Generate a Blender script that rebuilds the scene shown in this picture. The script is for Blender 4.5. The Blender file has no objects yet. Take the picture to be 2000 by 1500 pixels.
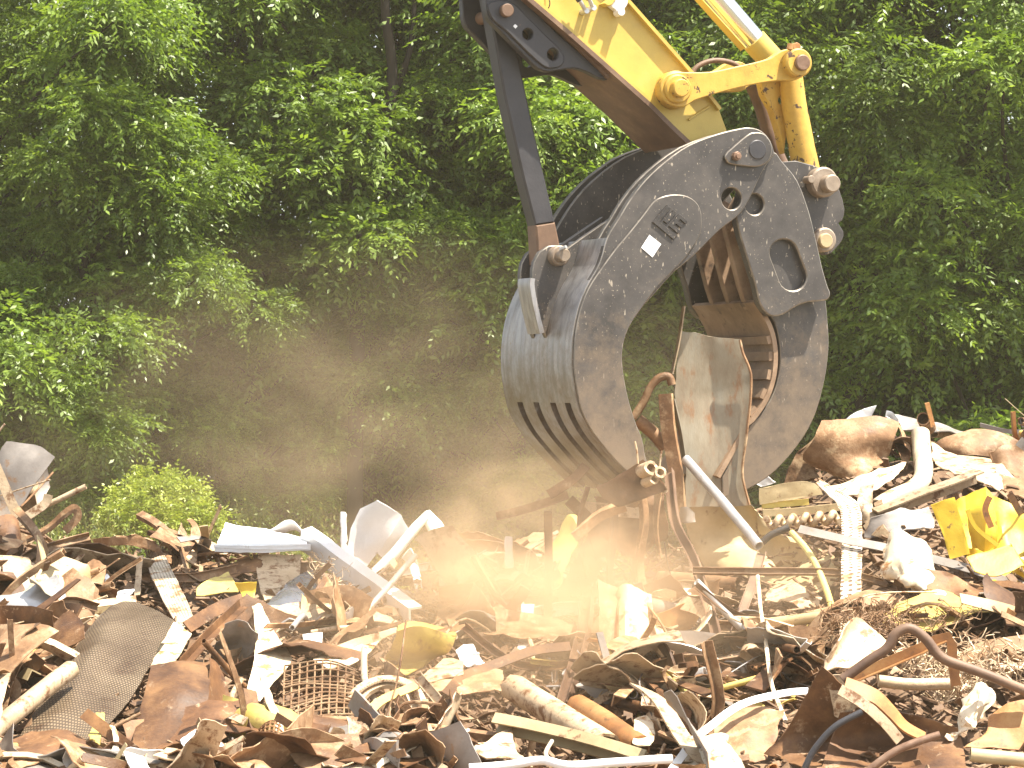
import bpy, math, random
import numpy as np
from mathutils import Vector, noise
from mathutils.geometry import tessellate_polygon

random.seed(7)
RNG = np.random.default_rng(11)
SC = bpy.context.scene
COL = SC.collection
R = math.radians
D, F = 18.0, 5760.0          # camera distance to the grapple plane, focal length in photo pixels


def V(px, py, Y):
    k = (Y + D) / F
    return Vector(((px - 1000) * k, Y, -(py - 750) * k))


# ------------------------------------------------------------------ materials
MATS = {}


def nodes_of(m):
    m.use_nodes = True
    nt = m.node_tree
    for n in list(nt.nodes):
        nt.nodes.remove(n)
    return nt, nt.nodes, nt.links


def ramp(N, stops, interp='LINEAR'):
    r = N.new('ShaderNodeValToRGB')
    r.color_ramp.interpolation = interp
    e = r.color_ramp.elements
    while len(e) < len(stops):
        e.new(0.5)
    for el, (p, c) in zip(e, stops):
        el.position = p
        el.color = (*c, 1) if len(c) == 3 else c
    return r


def metal_mat(name, stops, rough=.6, metal=0.0, scale=4.0, bump=.25, spots=None, spot_cut=(.58, .66), spot_scale=9.0,
              extra=None, vary=.25, stretch=(1, 1, 1), spec=.5, bscale=60.0):
    """worn metal: broad noise through a ramp, a second colour breaking through in spots, fine bump"""
    if name in MATS:
        return MATS[name]
    m = bpy.data.materials.new(name)
    MATS[name] = m
    nt, N, L = nodes_of(m)
    out = N.new('ShaderNodeOutputMaterial')
    b = N.new('ShaderNodeBsdfPrincipled')
    L.new(b.outputs[0], out.inputs[0])
    tc = N.new('ShaderNodeTexCoord')
    oi = N.new('ShaderNodeObjectInfo')
    mul = N.new('ShaderNodeVectorMath'); mul.operation = 'MULTIPLY_ADD'
    L.new(tc.outputs['Object'], mul.inputs[0])
    mul.inputs[1].default_value = stretch
    sc_ = N.new('ShaderNodeMath'); sc_.operation = 'MULTIPLY'; sc_.inputs[1].default_value = 37.0
    L.new(oi.outputs['Random'], sc_.inputs[0])
    L.new(sc_.outputs[0], mul.inputs[2])
    n1 = N.new('ShaderNodeTexNoise'); n1.inputs['Scale'].default_value = scale
    n1.inputs['Detail'].default_value = 9; n1.inputs['Roughness'].default_value = .68
    L.new(mul.outputs[0], n1.inputs['Vector'])
    r1 = ramp(N, stops)
    L.new(n1.outputs[0], r1.inputs[0])
    colr = r1.outputs[0]
    if spots:
        n2 = N.new('ShaderNodeTexNoise'); n2.inputs['Scale'].default_value = spot_scale
        n2.inputs['Detail'].default_value = 7; n2.inputs['Roughness'].default_value = .7
        L.new(mul.outputs[0], n2.inputs['Vector'])
        r2 = ramp(N, [(spot_cut[0], (0, 0, 0)), (spot_cut[1], (1, 1, 1))])
        L.new(n2.outputs[0], r2.inputs[0])
        mx = N.new('ShaderNodeMix'); mx.data_type = 'RGBA'
        L.new(r2.outputs[0], mx.inputs[0]); L.new(colr, mx.inputs[6])
        mx.inputs[7].default_value = (*spots, 1)
        colr = mx.outputs[2]
    hs = N.new('ShaderNodeHueSaturation')
    mr = N.new('ShaderNodeMapRange'); mr.inputs[3].default_value = 1 - vary; mr.inputs[4].default_value = 1 + vary
    L.new(oi.outputs['Random'], mr.inputs[0]); L.new(mr.outputs[0], hs.inputs['Value'])
    L.new(colr, hs.inputs['Color'])
    colr = hs.outputs[0]
    h = None
    if extra:
        colr, h = extra(N, L, tc, colr, b)
    L.new(colr, b.inputs['Base Color'])
    n3 = N.new('ShaderNodeTexNoise'); n3.inputs['Scale'].default_value = bscale
    n3.inputs['Detail'].default_value = 5
    L.new(mul.outputs[0], n3.inputs['Vector'])
    rr = N.new('ShaderNodeMapRange'); rr.inputs[3].default_value = max(.05, rough - .18); rr.inputs[4].default_value = min(1, rough + .2)
    L.new(n1.outputs[0], rr.inputs[0]); L.new(rr.outputs[0], b.inputs['Roughness'])
    bp = N.new('ShaderNodeBump'); bp.inputs['Strength'].default_value = bump; bp.inputs['Distance'].default_value = .004
    L.new(n3.outputs[0], bp.inputs['Height'])
    if h is not None:
        b2 = N.new('ShaderNodeBump'); b2.inputs['Strength'].default_value = .9; b2.inputs['Distance'].default_value = .012
        L.new(h, b2.inputs['Height']); L.new(bp.outputs[0], b2.inputs['Normal'])
        L.new(b2.outputs[0], b.inputs['Normal'])
    else:
        L.new(bp.outputs[0], b.inputs['Normal'])
    b.inputs['Metallic'].default_value = metal
    b.inputs['Specular IOR Level'].default_value = spec
    return m


def mixc(N, L, fac, a, bcol, blend='MIX'):
    mx = N.new('ShaderNodeMix'); mx.data_type = 'RGBA'; mx.blend_type = blend
    L.new(fac, mx.inputs[0]) if not isinstance(fac, (int, float)) else setattr(mx.inputs[0], 'default_value', fac)
    L.new(a, mx.inputs[6]) if not isinstance(a, tuple) else setattr(mx.inputs[6], 'default_value', (*a, 1))
    L.new(bcol, mx.inputs[7]) if not isinstance(bcol, tuple) else setattr(mx.inputs[7], 'default_value', (*bcol, 1))
    return mx.outputs[2]


def scratches(dust=True):
    """pale scratches and chips, and dried mud low on the jaws (they dig with that end)"""
    def f(N, L, tc, col, b):
        g = N.new('ShaderNodeNewGeometry')
        for rot, sc, cut in ((R(35), 44, .70), (R(-60), 60, .71), (R(80), 30, .735)):
            mp = N.new('ShaderNodeMapping'); mp.inputs['Rotation'].default_value = (0, rot, 0)
            mp.inputs['Scale'].default_value = (sc, sc, sc * .3)
            L.new(g.outputs['Position'], mp.inputs[0])
            n = N.new('ShaderNodeTexNoise'); n.inputs['Scale'].default_value = 1.0; n.inputs['Detail'].default_value = 2
            L.new(mp.outputs[0], n.inputs['Vector'])
            r = ramp(N, [(cut, (0, 0, 0)), (cut + .03, (1, 1, 1))])
            L.new(n.outputs[0], r.inputs[0])
            col = mixc(N, L, r.outputs[0], col, (.34, .29, .23))
        n = N.new('ShaderNodeTexNoise'); n.inputs['Scale'].default_value = 75; n.inputs['Detail'].default_value = 2
        L.new(g.outputs['Position'], n.inputs['Vector'])
        r = ramp(N, [(.68, (0, 0, 0)), (.73, (1, 1, 1))])
        L.new(n.outputs[0], r.inputs[0])
        col = mixc(N, L, r.outputs[0], col, (.30, .25, .19))
        if dust:
            sx = N.new('ShaderNodeSeparateXYZ'); L.new(g.outputs['Position'], sx.inputs[0])
            n = N.new('ShaderNodeTexNoise'); n.inputs['Scale'].default_value = 7; n.inputs['Detail'].default_value = 12
            n.inputs['Roughness'].default_value = .75
            L.new(g.outputs['Position'], n.inputs['Vector'])
            ma = N.new('ShaderNodeMath'); ma.operation = 'MULTIPLY_ADD'; ma.inputs[1].default_value = 2.6
            L.new(n.outputs[0], ma.inputs[0]); L.new(sx.outputs[2], ma.inputs[2])
            mr = N.new('ShaderNodeMapRange'); mr.inputs[1].default_value = 1.75; mr.inputs[2].default_value = .8
            L.new(ma.outputs[0], mr.inputs[0])
            col = mixc(N, L, mr.outputs[0], col, (.20, .15, .105))
        return col, None
    return f


def treads(kind):
    def f(N, L, tc, col, b):
        uv = N.new('ShaderNodeUVMap')
        mp = N.new('ShaderNodeMapping'); L.new(uv.outputs[0], mp.inputs[0])
        if kind == 'lug':            # raised lugs in staggered rows
            mp.inputs['Scale'].default_value = (30, 30, 1)
            br = N.new('ShaderNodeTexBrick'); L.new(mp.outputs[0], br.inputs['Vector'])
            br.inputs['Scale'].default_value = 1; br.inputs['Mortar Size'].default_value = .22
            br.inputs['Mortar Smooth'].default_value = .6
            br.inputs['Brick Width'].default_value = 1.0; br.inputs['Row Height'].default_value = .8
            inv = N.new('ShaderNodeMath'); inv.operation = 'SUBTRACT'; inv.inputs[0].default_value = 1
            L.new(br.outputs['Fac'], inv.inputs[1])
            h = inv.outputs[0]
            col = mixc(N, L, h, mixc(N, L, .75, col, (.025, .016, .01)), col)
        elif kind == 'perf':         # punched holes
            mp.inputs['Scale'].default_value = (40, 40, 1)
            vo = N.new('ShaderNodeTexVoronoi'); vo.inputs['Randomness'].default_value = 0.15
            vo.inputs['Scale'].default_value = 1
            L.new(mp.outputs[0], vo.inputs['Vector'])
            r = ramp(N, [(.20, (0, 0, 0)), (.30, (1, 1, 1))]); L.new(vo.outputs['Distance'], r.inputs[0])
            h = r.outputs[0]
            col = mixc(N, L, h, (.10, .06, .03), col)
        return col, h
    return f


RUSTD = metal_mat('rust_dark', [(.3, (.035, .016, .009)), (.5, (.11, .052, .022)), (.7, (.23, .12, .05))], .58, metal=.0, bump=.6, spec=.35, spots=(.34, .24, .15), spot_cut=(.6, .72))
RUST = metal_mat('rust', [(.28, (.075, .036, .018)), (.5, (.23, .13, .066)), (.72, (.39, .26, .15))], .6, metal=.0, bump=.6, spec=.3, spots=(.44, .32, .19), spot_cut=(.52, .7), scale=5)
RUSTO = metal_mat('rust_orange', [(.28, (.11, .04, .012)), (.5, (.32, .14, .04)), (.72, (.45, .26, .10))], .6, spots=(.08, .04, .02), spot_cut=(.58, .68))
TAN = metal_mat('tan_dusty', [(.25, (.26, .17, .09)), (.48, (.47, .355, .225)), (.75, (.60, .50, .36))], .55, metal=.15, bump=.55, spots=(.17, .08, .032), spot_cut=(.5, .62), scale=6, spot_scale=12)
CREAM = metal_mat('cream_paint', [(.3, (.50, .40, .25)), (.6, (.66, .57, .42))], .5, spots=(.30, .15, .055), spot_cut=(.54, .62), bump=.35)
WHITE = metal_mat('white_paint', [(.3, (.70, .69, .67)), (.6, (.80, .80, .79))], .45, spots=(.42, .36, .30), spot_cut=(.64, .72), vary=.06)
PALE = metal_mat('pale_green_paint', [(.25, (.17, .115, .07)), (.5, (.28, .235, .165)), (.75, (.35, .33, .265))], .55, spots=(.25, .12, .05), spot_cut=(.52, .66), spot_scale=7,
                 stretch=(1.3, 1.3, .5))
YEL = metal_mat('yellow_paint', [(.3, (.52, .34, .02)), (.7, (.66, .47, .04))], .5, spots=(.20, .11, .04), spot_cut=(.60, .64), vary=.08)
YELG = metal_mat('yellow_olive_paint', [(.3, (.36, .26, .05)), (.7, (.54, .43, .13))], .6, spots=(.28, .17, .07), spot_cut=(.55, .68))
PALEY = metal_mat('pale_yellow', [(.3, (.52, .44, .13)), (.7, (.62, .54, .20))], .5, vary=.05)
OCHRE = metal_mat('ochre_paint', [(.3, (.30, .22, .11)), (.7, (.46, .37, .21))], .6, spots=(.16, .08, .035), spot_cut=(.6, .66))
GALV = metal_mat('galvanised', [(.3, (.40, .40, .40)), (.7, (.56, .56, .55))], .38, metal=.55, spots=(.34, .26, .18), spot_cut=(.58, .7))
BLUE = metal_mat('blue_grey_steel', [(.3, (.16, .18, .24)), (.7, (.36, .39, .46))], .28, metal=.7, spots=(.3, .24, .18), spot_cut=(.62, .7))
GREYS = metal_mat('grey_steel', [(.3, (.15, .13, .115)), (.7, (.30, .27, .24))], .55, metal=.2, spots=(.24, .14, .07), spot_cut=(.56, .68))
TREAD = metal_mat('tread_plate', [(.3, (.13, .085, .05)), (.55, (.22, .16, .10)), (.75, (.29, .22, .145))], .5, metal=.15, scale=2.5,
                  spots=(.10, .055, .03), spot_cut=(.55, .68), spot_scale=3.5, extra=treads('lug'))
PERF = metal_mat('perforated_strip', [(.3, (.42, .31, .19)), (.65, (.68, .60, .48))], .55, spots=(.30, .15, .06), spot_cut=(.5, .62), extra=treads('perf'))
# the machine
ARMY = metal_mat('machine_yellow', [(.3, (.44, .30, .06)), (.55, (.54, .39, .08)), (.75, (.58, .43, .12))], .42, scale=2.0, spots=(.10, .055, .02), spot_cut=(.735, .745), spot_scale=13, vary=.03, bump=.1)
LINKY = metal_mat('worn_yellow', [(.3, (.36, .20, .035)), (.5, (.50, .31, .05)), (.7, (.57, .38, .07))], .48, scale=5, spots=(.07, .035, .018), spot_cut=(.60, .62), spot_scale=13, vary=.03)
JAW = metal_mat('jaw_steel', [(.3, (.042, .038, .036)), (.5, (.074, .067, .063)), (.72, (.125, .11, .097))], .48, metal=.35, scale=3, extra=scratches(True), vary=.0, bump=.15)
JAWEDGE = metal_mat('worn_edge', [(.3, (.11, .095, .08)), (.6, (.27, .24, .20))], .4, metal=.5, scale=9, vary=0)
JAWB = metal_mat('jaw_back', [(.3, (.20, .19, .19)), (.52, (.36, .35, .35)), (.72, (.50, .47, .44))], .42, metal=.7, scale=2.4, stretch=(9, 9, .7), extra=scratches(True), vary=.0, bump=.15)
JAWI = metal_mat('jaw_inside', [(.3, (.15, .09, .05)), (.55, (.30, .20, .125)), (.75, (.42, .31, .21))], .6, metal=.1, scale=4, vary=.0, spots=(.05, .03, .02), spot_cut=(.6, .72), spot_scale=5)
LUG = metal_mat('black_lug', [(.3, (.030, .029, .033)), (.7, (.055, .053, .058))], .5, metal=.2, scale=5, spots=(.14, .09, .06), spot_cut=(.68, .76), vary=.03)
WEAR = metal_mat('wear_brown', [(.3, (.075, .04, .025)), (.55, (.16, .095, .058)), (.75, (.27, .18, .11))], .6, scale=3.2, vary=.03, stretch=(1, 1, 1))
CHROME = metal_mat('chrome_rod', [(.3, (.80, .80, .82)), (.7, (.88, .88, .9))], .16, metal=1.0, vary=0, bump=.02)
PINM = metal_mat('pin_steel', [(.3, (.14, .075, .045)), (.6, (.24, .15, .10)), (.8, (.36, .27, .2))], .5, metal=.35, scale=14, vary=.1)
PINT = metal_mat('pin_tan', [(.3, (.20, .15, .11)), (.7, (.36, .29, .22))], .5, metal=.35, scale=14, vary=.05)
HOSE = metal_mat('black_rubber', [(.3, (.02, .018, .016)), (.7, (.045, .04, .035))], .65, vary=.05)
STICK = metal_mat('sticker_white', [(.3, (.80, .80, .80)), (.7, (.84, .84, .84))], .5, vary=0, bump=.02)
INK = metal_mat('sticker_ink', [(.3, (.12, .12, .13)), (.7, (.2, .2, .2))], .6, vary=0, bump=.02)
BARK = metal_mat('bark', [(.3, (.018, .013, .009)), (.7, (.05, .036, .026))], .9, scale=9, stretch=(1, 1, .25), bump=.8, bscale=30)
SOIL = metal_mat('rusty_soil', [(.3, (.07, .035, .018)), (.5, (.15, .09, .05)), (.72, (.27, .19, .12))], .95, scale=6, bump=.9, bscale=25, spots=(.08, .04, .02))
DEBRIS = metal_mat('scrap_crumbs', [(.25, (.06, .03, .015)), (.48, (.16, .09, .045)), (.62, (.28, .19, .11)), (.8, (.46, .38, .27))], .7, scale=7, bump=.3)
GROUNDM = metal_mat('ground_earth', [(.3, (.06, .055, .02)), (.6, (.13, .11, .05))], .95, scale=1.5, bump=.8, bscale=12)


def leaf_mat(name, stops, trans, rough=.44, tw=.34):
    m = bpy.data.materials.new(name)
    nt, N, L = nodes_of(m)
    out = N.new('ShaderNodeOutputMaterial')
    at = N.new('ShaderNodeAttribute'); at.attribute_name = 'tone'
    r = ramp(N, stops)
    L.new(at.outputs['Fac'], r.inputs[0])
    oi = N.new('ShaderNodeObjectInfo')
    hs = N.new('ShaderNodeHueSaturation')
    mr = N.new('ShaderNodeMapRange'); mr.inputs[3].default_value = .8; mr.inputs[4].default_value = 1.2
    L.new(oi.outputs['Random'], mr.inputs[0]); L.new(mr.outputs[0], hs.inputs['Value']); L.new(r.outputs[0], hs.inputs['Color'])
    b = N.new('ShaderNodeBsdfPrincipled'); b.inputs['Roughness'].default_value = rough
    b.inputs['Specular IOR Level'].default_value = .5
    L.new(hs.outputs[0], b.inputs['Base Color'])
    t = N.new('ShaderNodeBsdfTranslucent')
    tm = mixc(N, L, 1.0, hs.outputs[0], trans, 'MULTIPLY')
    L.new(tm, t.inputs[0])
    mx = N.new('ShaderNodeMixShader'); mx.inputs[0].default_value = tw
    L.new(b.outputs[0], mx.inputs[1]); L.new(t.outputs[0], mx.inputs[2]); L.new(mx.outputs[0], out.inputs[0])
    return m


LEAF = leaf_mat('leaf_green', [(0, (.062, .105, .012)), (.5, (.115, .18, .024)), (1, (.19, .26, .05))], (2.1, 2.1, .9))
LEAFB = leaf_mat('leaf_bright', [(0, (.19, .26, .035)), (.5, (.30, .37, .06)), (1, (.42, .46, .10))], (1.5, 1.5, .8), .45)
GRASSM = leaf_mat('grass_green', [(0, (.10, .14, .03)), (.5, (.20, .24, .07)), (1, (.34, .33, .14))], (1.4, 1.4, .9), .5)


# ------------------------------------------------------------------ mesh helpers
class MB:
    def __init__(self):
        self.v, self.f, self.uv, self.edge = [], [], {}, set()

    def add(self, vs, fs, uvs=None):
        o = len(self.v)
        self.v += [Vector(p) for p in vs]
        self.f += [tuple(i + o for i in f) for f in fs]
        if uvs:
            for i, q in enumerate(uvs):
                self.uv[o + i] = q
        return self

    def build(self, name, mat, parent=None, origin=None, flat=False, angle=38, edge=None):
        if origin is None:
            origin = parent['_o'] if parent is not None and '_o' in parent else None
        if origin is None:
            a = np.array([tuple(p) for p in self.v])
            lo, hi = a.min(0), a.max(0)
            origin = ((lo[0] + hi[0]) / 2, (lo[1] + hi[1]) / 2, lo[2])
        o = Vector(origin)
        me = bpy.data.meshes.new(name)
        me.from_pydata([tuple(p - o) for p in self.v], [], self.f)
        if self.uv:
            ul = me.uv_layers.new(name='UVMap')
            li = np.zeros(len(me.loops), dtype=np.int32)
            me.loops.foreach_get('vertex_index', li)
            arr = np.array([self.uv.get(i, (0, 0)) for i in range(len(self.v))], dtype=np.float32)
            ul.data.foreach_set('uv', arr[li].ravel())
        me.materials.append(mat)
        if edge is not None and self.edge:
            me.materials.append(edge)
            for i in self.edge:
                me.polygons[i].material_index = 1
        me.validate()
        me.update()
        if not flat:
            me.shade_smooth()
            me.set_sharp_from_angle(angle=R(angle))
        ob = bpy.data.objects.new(name, me)
        COL.objects.link(ob)
        if parent is not None:
            ob.parent = parent
            ob['_o'] = tuple(o)
        else:
            ob.location = o
            ob['_o'] = tuple(o)
        return ob


def tag(o, label=None, cat=None, group=None, kind=None):
    if label:
        o['label'] = label
    if cat:
        o['category'] = cat
    if group:
        o['group'] = group
    if kind:
        o['kind'] = kind
    return o


def empty(name, loc):
    o = bpy.data.objects.new(name, None)
    COL.objects.link(o)
    o.location = loc
    o['_o'] = tuple(loc)
    return o


def cat_loop(pts, n=4, closed=True, corners=()):
    """Catmull-Rom; indices in corners stay sharp"""
    P = [Vector(p) for p in pts]
    out = []
    m = len(P)
    rng = range(m) if closed else range(m - 1)
    for i in rng:
        p1, p2 = P[i], P[(i + 1) % m]
        p0 = P[(i - 1) % m] if (closed or i > 0) else p1
        p3 = P[(i + 2) % m] if (closed or i + 2 < m) else p2
        if i in corners:
            p0 = p1
        if (i + 1) % m in corners:
            p3 = p2
        for k in range(n):
            t = k / n
            out.append(.5 * ((2 * p1) + (p2 - p0) * t + (2 * p0 - 5 * p1 + 4 * p2 - p3) * t * t + (3 * p1 - p0 - 3 * p2 + p3) * t ** 3))
    if not closed:
        out.append(P[-1].copy())
    return out


def frames(pts):
    """parallel-transport frames along a polyline"""
    n = len(pts)
    T = []
    for i in range(n):
        a, b = pts[max(0, i - 1)], pts[min(n - 1, i + 1)]
        t = (b - a)
        T.append(t.normalized() if t.length > 1e-9 else Vector((0, 0, 1)))
    up = Vector((0, 0, 1))
    if abs(T[0].dot(up)) > .95:
        up = Vector((0, 1, 0))
    nrm = (up - T[0] * up.dot(T[0])).normalized()
    out = []
    for i in range(n):
        if i:
            nrm = nrm - T[i] * nrm.dot(T[i])
            nrm = nrm.normalized() if nrm.length > 1e-6 else out[-1][1]
        out.append((T[i], nrm, T[i].cross(nrm)))
    return out


def prof(kind, r):
    """cross-section loop (closed) for sweep(); r is a half width"""
    if kind == 'round':
        return [(r * math.cos(a), r * math.sin(a)) for a in np.linspace(0, 2 * math.pi, 13)[:-1]]
    if kind == 'rod':
        return [(r * math.cos(a), r * math.sin(a)) for a in np.linspace(0, 2 * math.pi, 7)[:-1]]
    if kind == 'flat':
        t = max(.004, r * .12)
        return [(-t, -r), (t, -r), (t, r), (-t, r)]
    if kind == 'square':
        return [(-r, -r), (r, -r), (r, r), (-r, r)]
    if kind == 'angle':
        t = r * .22
        return [(-r, -r), (r, -r), (r, -r + t), (-r + t, -r + t), (-r + t, r), (-r, r)]
    if kind == 'channel':
        t = r * .2
        return [(-r * .6, -r), (r * .6, -r), (r * .6, -r + t), (-r * .6 + t, -r + t), (-r * .6 + t, r - t), (r * .6, r - t), (r * .6, r), (-r * .6, r)]
    if kind == 'beam':
        t = r * .14; w = r * .75
        return [(-w, -r), (w, -r), (w, -r + t), (t, -r + t), (t, r - t), (w, r - t), (w, r), (-w, r), (-w, r - t), (-t, r - t), (-t, -r + t), (-w, -r + t)]
    raise ValueError(kind)


def sweep(mb, pts, loop, roll=0.0, twist=0.0, cap=True, taper=None, uvlen=False):
    fr = frames(pts)
    n, m = len(pts), len(loop)
    vs, fs, uv = [], [], []
    dist = 0
    for i, (p, (t, a, b)) in enumerate(zip(pts, fr)):
        if i:
            dist += (pts[i] - pts[i - 1]).length
        ang = roll + twist * i / max(1, n - 1)
        ca, sa = math.cos(ang), math.sin(ang)
        k = taper(i / max(1, n - 1)) if taper else 1
        for (x, y) in loop:
            X, Y_ = (x * ca - y * sa) * k, (x * sa + y * ca) * k
            vs.append(p + a * X + b * Y_)
            uv.append((x + y, dist))
    for i in range(n - 1):
        for j in range(m):
            j2 = (j + 1) % m
            fs.append((i * m + j, i * m + j2, (i + 1) * m + j2, (i + 1) * m + j))
    if cap:
        fs.append(tuple(range(m - 1, -1, -1)))
        fs.append(tuple((n - 1) * m + j for j in range(m)))
    mb.add(vs, fs, uv)
    return mb


def tube(mb, pts, r, wall=.22, seg=16, ragged=0.0):
    """hollow pipe with open ends"""
    fr = frames(pts)
    n = len(pts)
    vs, fs = [], []
    ring = 2 * seg
    rag = [random.uniform(-1, 1) for _ in range(seg)]
    for i, (p, (t, a, b)) in enumerate(zip(pts, fr)):
        rr = r(i / (n - 1)) if callable(r) else r
        for q in (1.0, 1 - wall):
            for j in range(seg):
                an = 2 * math.pi * j / seg
                off = t * (rag[j] * ragged * rr) if (i in (0, n - 1) and ragged) else Vector()
                vs.append(p + (a * math.cos(an) + b * math.sin(an)) * rr * q + off)
    for i in range(n - 1):
        for j in range(seg):
            j2 = (j + 1) % seg
            o, q = i * ring, (i + 1) * ring
            fs.append((o + j, o + j2, q + j2, q + j))
            fs.append((o + seg + j2, o + seg + j, q + seg + j, q + seg + j2))
    for o, fl in ((0, 1), ((n - 1) * ring, 0)):
        for j in range(seg):
            j2 = (j + 1) % seg
            f = (o + j, o + seg + j, o + seg + j2, o + j2)
            fs.append(f if not fl else f[::-1])
    mb.add(vs, fs)
    return mb


def fractal(p, s):
    return noise.fractal(Vector(p) * s, 1.0, 2.0, 4)


def patch(mb, rows, nu=14, nv=14, th=.006, crumple=.02, cs=3.0, ragged=.0, seed=0.0, smooth=True):
    """sheet metal: a grid of 3-D control points, smoothed, crumpled, given thickness"""
    G = [[Vector(p) for p in r] for r in rows]

    def resample(line, n):
        if len(line) == 2 or not smooth:
            res = []
            for k in range(n + 1):
                x = k / n * (len(line) - 1)
                i = min(int(x), len(line) - 2)
                res.append(line[i].lerp(line[i + 1], x - i))
            return res
        seg = 10
        c = cat_loop(line, seg, closed=False)
        res = []
        for k in range(n + 1):
            x = k / n * (len(c) - 1)
            i = min(int(x), len(c) - 2)
            res.append(c[i].lerp(c[i + 1], x - i))
        return res
    A = [resample(r, nu) for r in G]
    cols = [resample([A[i][j] for i in range(len(A))], nv) for j in range(nu + 1)]
    P = [[cols[j][i] for j in range(nu + 1)] for i in range(nv + 1)]
    so = Vector((seed * 7.3, seed * 3.1, seed * 5.7))
    Nn = [[None] * (nu + 1) for _ in range(nv + 1)]

    def normals():
        for i in range(nv + 1):
            for j in range(nu + 1):
                du = P[i][min(nu, j + 1)] - P[i][max(0, j - 1)]
                dv = P[min(nv, i + 1)][j] - P[max(0, i - 1)][j]
                q = du.cross(dv)
                Nn[i][j] = q.normalized() if q.length > 1e-10 else Vector((0, -1, 0))
    normals()
    if crumple or ragged:
        for i in range(nv + 1):
            for j in range(nu + 1):
                p = P[i][j]
                d = fractal(p + so, cs) * crumple * 1.6
                e = Vector()
                if ragged and (i in (0, nv) or j in (0, nu)):
                    e = Vector((noise.noise(p * 14 + so), noise.noise(p * 14 - so), noise.noise(p * 14 + so * 2))) * ragged
                P[i][j] = p + Nn[i][j] * d + e
        normals()
    W = nu + 1
    vs, uv = [], []
    du = sum((P[0][j + 1] - P[0][j]).length for j in range(nu))
    dv = sum((P[i + 1][0] - P[i][0]).length for i in range(nv))
    for sgn in (.5, -.5):
        for i in range(nv + 1):
            for j in range(nu + 1):
                vs.append(P[i][j] + Nn[i][j] * th * sgn)
                uv.append((j / nu * du, i / nv * dv))
    o2 = (nv + 1) * W
    fs = []
    for i in range(nv):
        for j in range(nu):
            a, b, c, d = i * W + j, i * W + j + 1, (i + 1) * W + j + 1, (i + 1) * W + j
            fs.append((a, b, c, d))
            fs.append((o2 + d, o2 + c, o2 + b, o2 + a))
    for j in range(nu):
        a, b = j, j + 1
        fs.append((b, a, o2 + a, o2 + b))
        a, b = nv * W + j, nv * W + j + 1
        fs.append((a, b, o2 + b, o2 + a))
    for i in range(nv):
        a, b = i * W, (i + 1) * W
        fs.append((a, b, o2 + b, o2 + a))
        a, b = i * W + nu, (i + 1) * W + nu
        fs.append((b, a, o2 + a, o2 + b))
    mb.add(vs, fs, uv)
    return mb


def slab(mb, outline, nvec, th, holes=(), ch=.006):
    """prism from a planar outline (3-D points) with a chamfered front rim; nvec points to the front (towards the viewer)"""
    nvec = Vector(nvec).normalized()
    loops = [list(outline)] + [list(h) for h in holes]
    a = Vector((1, 0, 0)) - nvec * nvec.x
    a.normalize()
    b = nvec.cross(a)
    res = []
    for li, lp in enumerate(loops):
        P2 = [(p.dot(a), p.dot(b)) for p in lp]
        ar = sum(P2[i][0] * P2[(i + 1) % len(P2)][1] - P2[(i + 1) % len(P2)][0] * P2[i][1] for i in range(len(P2)))
        want = 1 if li == 0 else -1
        if ar * want < 0:
            lp = lp[::-1]
        res.append(lp)
    loops = res
    top, mid, bot = [], [], []
    for lp in loops:
        n = len(lp)
        t_ = []
        for i in range(n):
            e1 = (lp[i] - lp[i - 1]); e2 = (lp[(i + 1) % n] - lp[i])
            e1 = e1.normalized() if e1.length > 1e-9 else Vector()
            e2 = e2.normalized() if e2.length > 1e-9 else Vector()
            i1, i2 = nvec.cross(e1), nvec.cross(e2)
            s = i1 + i2
            s = s.normalized() if s.length > 1e-6 else Vector()
            t_.append(lp[i] + s * ch)
        top.append(t_)
        mid.append([p - nvec * ch for p in lp])
        bot.append([p - nvec * th for p in lp])
    flat = [p for lp in top for p in lp]
    tris = tessellate_polygon(top)
    vs = flat[:]
    nT = len(flat)
    vs += [p for lp in mid for p in lp]
    vs += [p for lp in bot for p in lp]
    fs = []
    for t in tris:
        p0, p1, p2 = (flat[i] for i in t)
        if (p1 - p0).cross(p2 - p0).dot(nvec) < 0:
            t = t[::-1]
        fs.append(tuple(t))
        fs.append(tuple(2 * nT + i for i in t[::-1]))
    o = 0
    for lp in top:
        n = len(lp)
        for i in range(n):
            j = (i + 1) % n
            for k in (0, 1):
                if k == 0:
                    mb.edge.add(len(mb.f) + len(fs))
                fs.append((k * nT + o + j, k * nT + o + i, (k + 1) * nT + o + i, (k + 1) * nT + o + j))
        o += n
    mb.add(vs, fs)
    return mb


def cyl(mb, c, axis, r, depth, seg=24, ch=None, r2=None):
    """solid pin from c along axis by depth; chamfered front (at c)"""
    axis = Vector(axis).normalized()
    a = axis.orthogonal().normalized()
    b = axis.cross(a)
    ch = r * .12 if ch is None else ch
    r2 = r if r2 is None else r2
    vs, fs = [], []
    for (d, rr) in ((0, r - ch), (ch, r), (depth, r2)):
        for j in range(seg):
            an = 2 * math.pi * j / seg
            vs.append(c + axis * d + (a * math.cos(an) + b * math.sin(an)) * rr)
    for k in (0, 1):
        for j in range(seg):
            j2 = (j + 1) % seg
            fs.append((k * seg + j, k * seg + j2, (k + 1) * seg + j2, (k + 1) * seg + j))
    fs.append(tuple(range(seg))[::-1])
    fs.append(tuple(2 * seg + j for j in range(seg)))
    mb.add(vs, fs)
    return mb
# ------------------------------------------------------------------ the machine's own frame: a vertical plane turned 22 degrees
TH = R(22)
Wd = Vector((-math.sin(TH), math.cos(TH), 0))      # across the machine, away from the viewer and to the left
CAMP = Vector((0, -D, 0))
O0 = V(1250, 600, 0)
FRONT = -Wd


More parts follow.
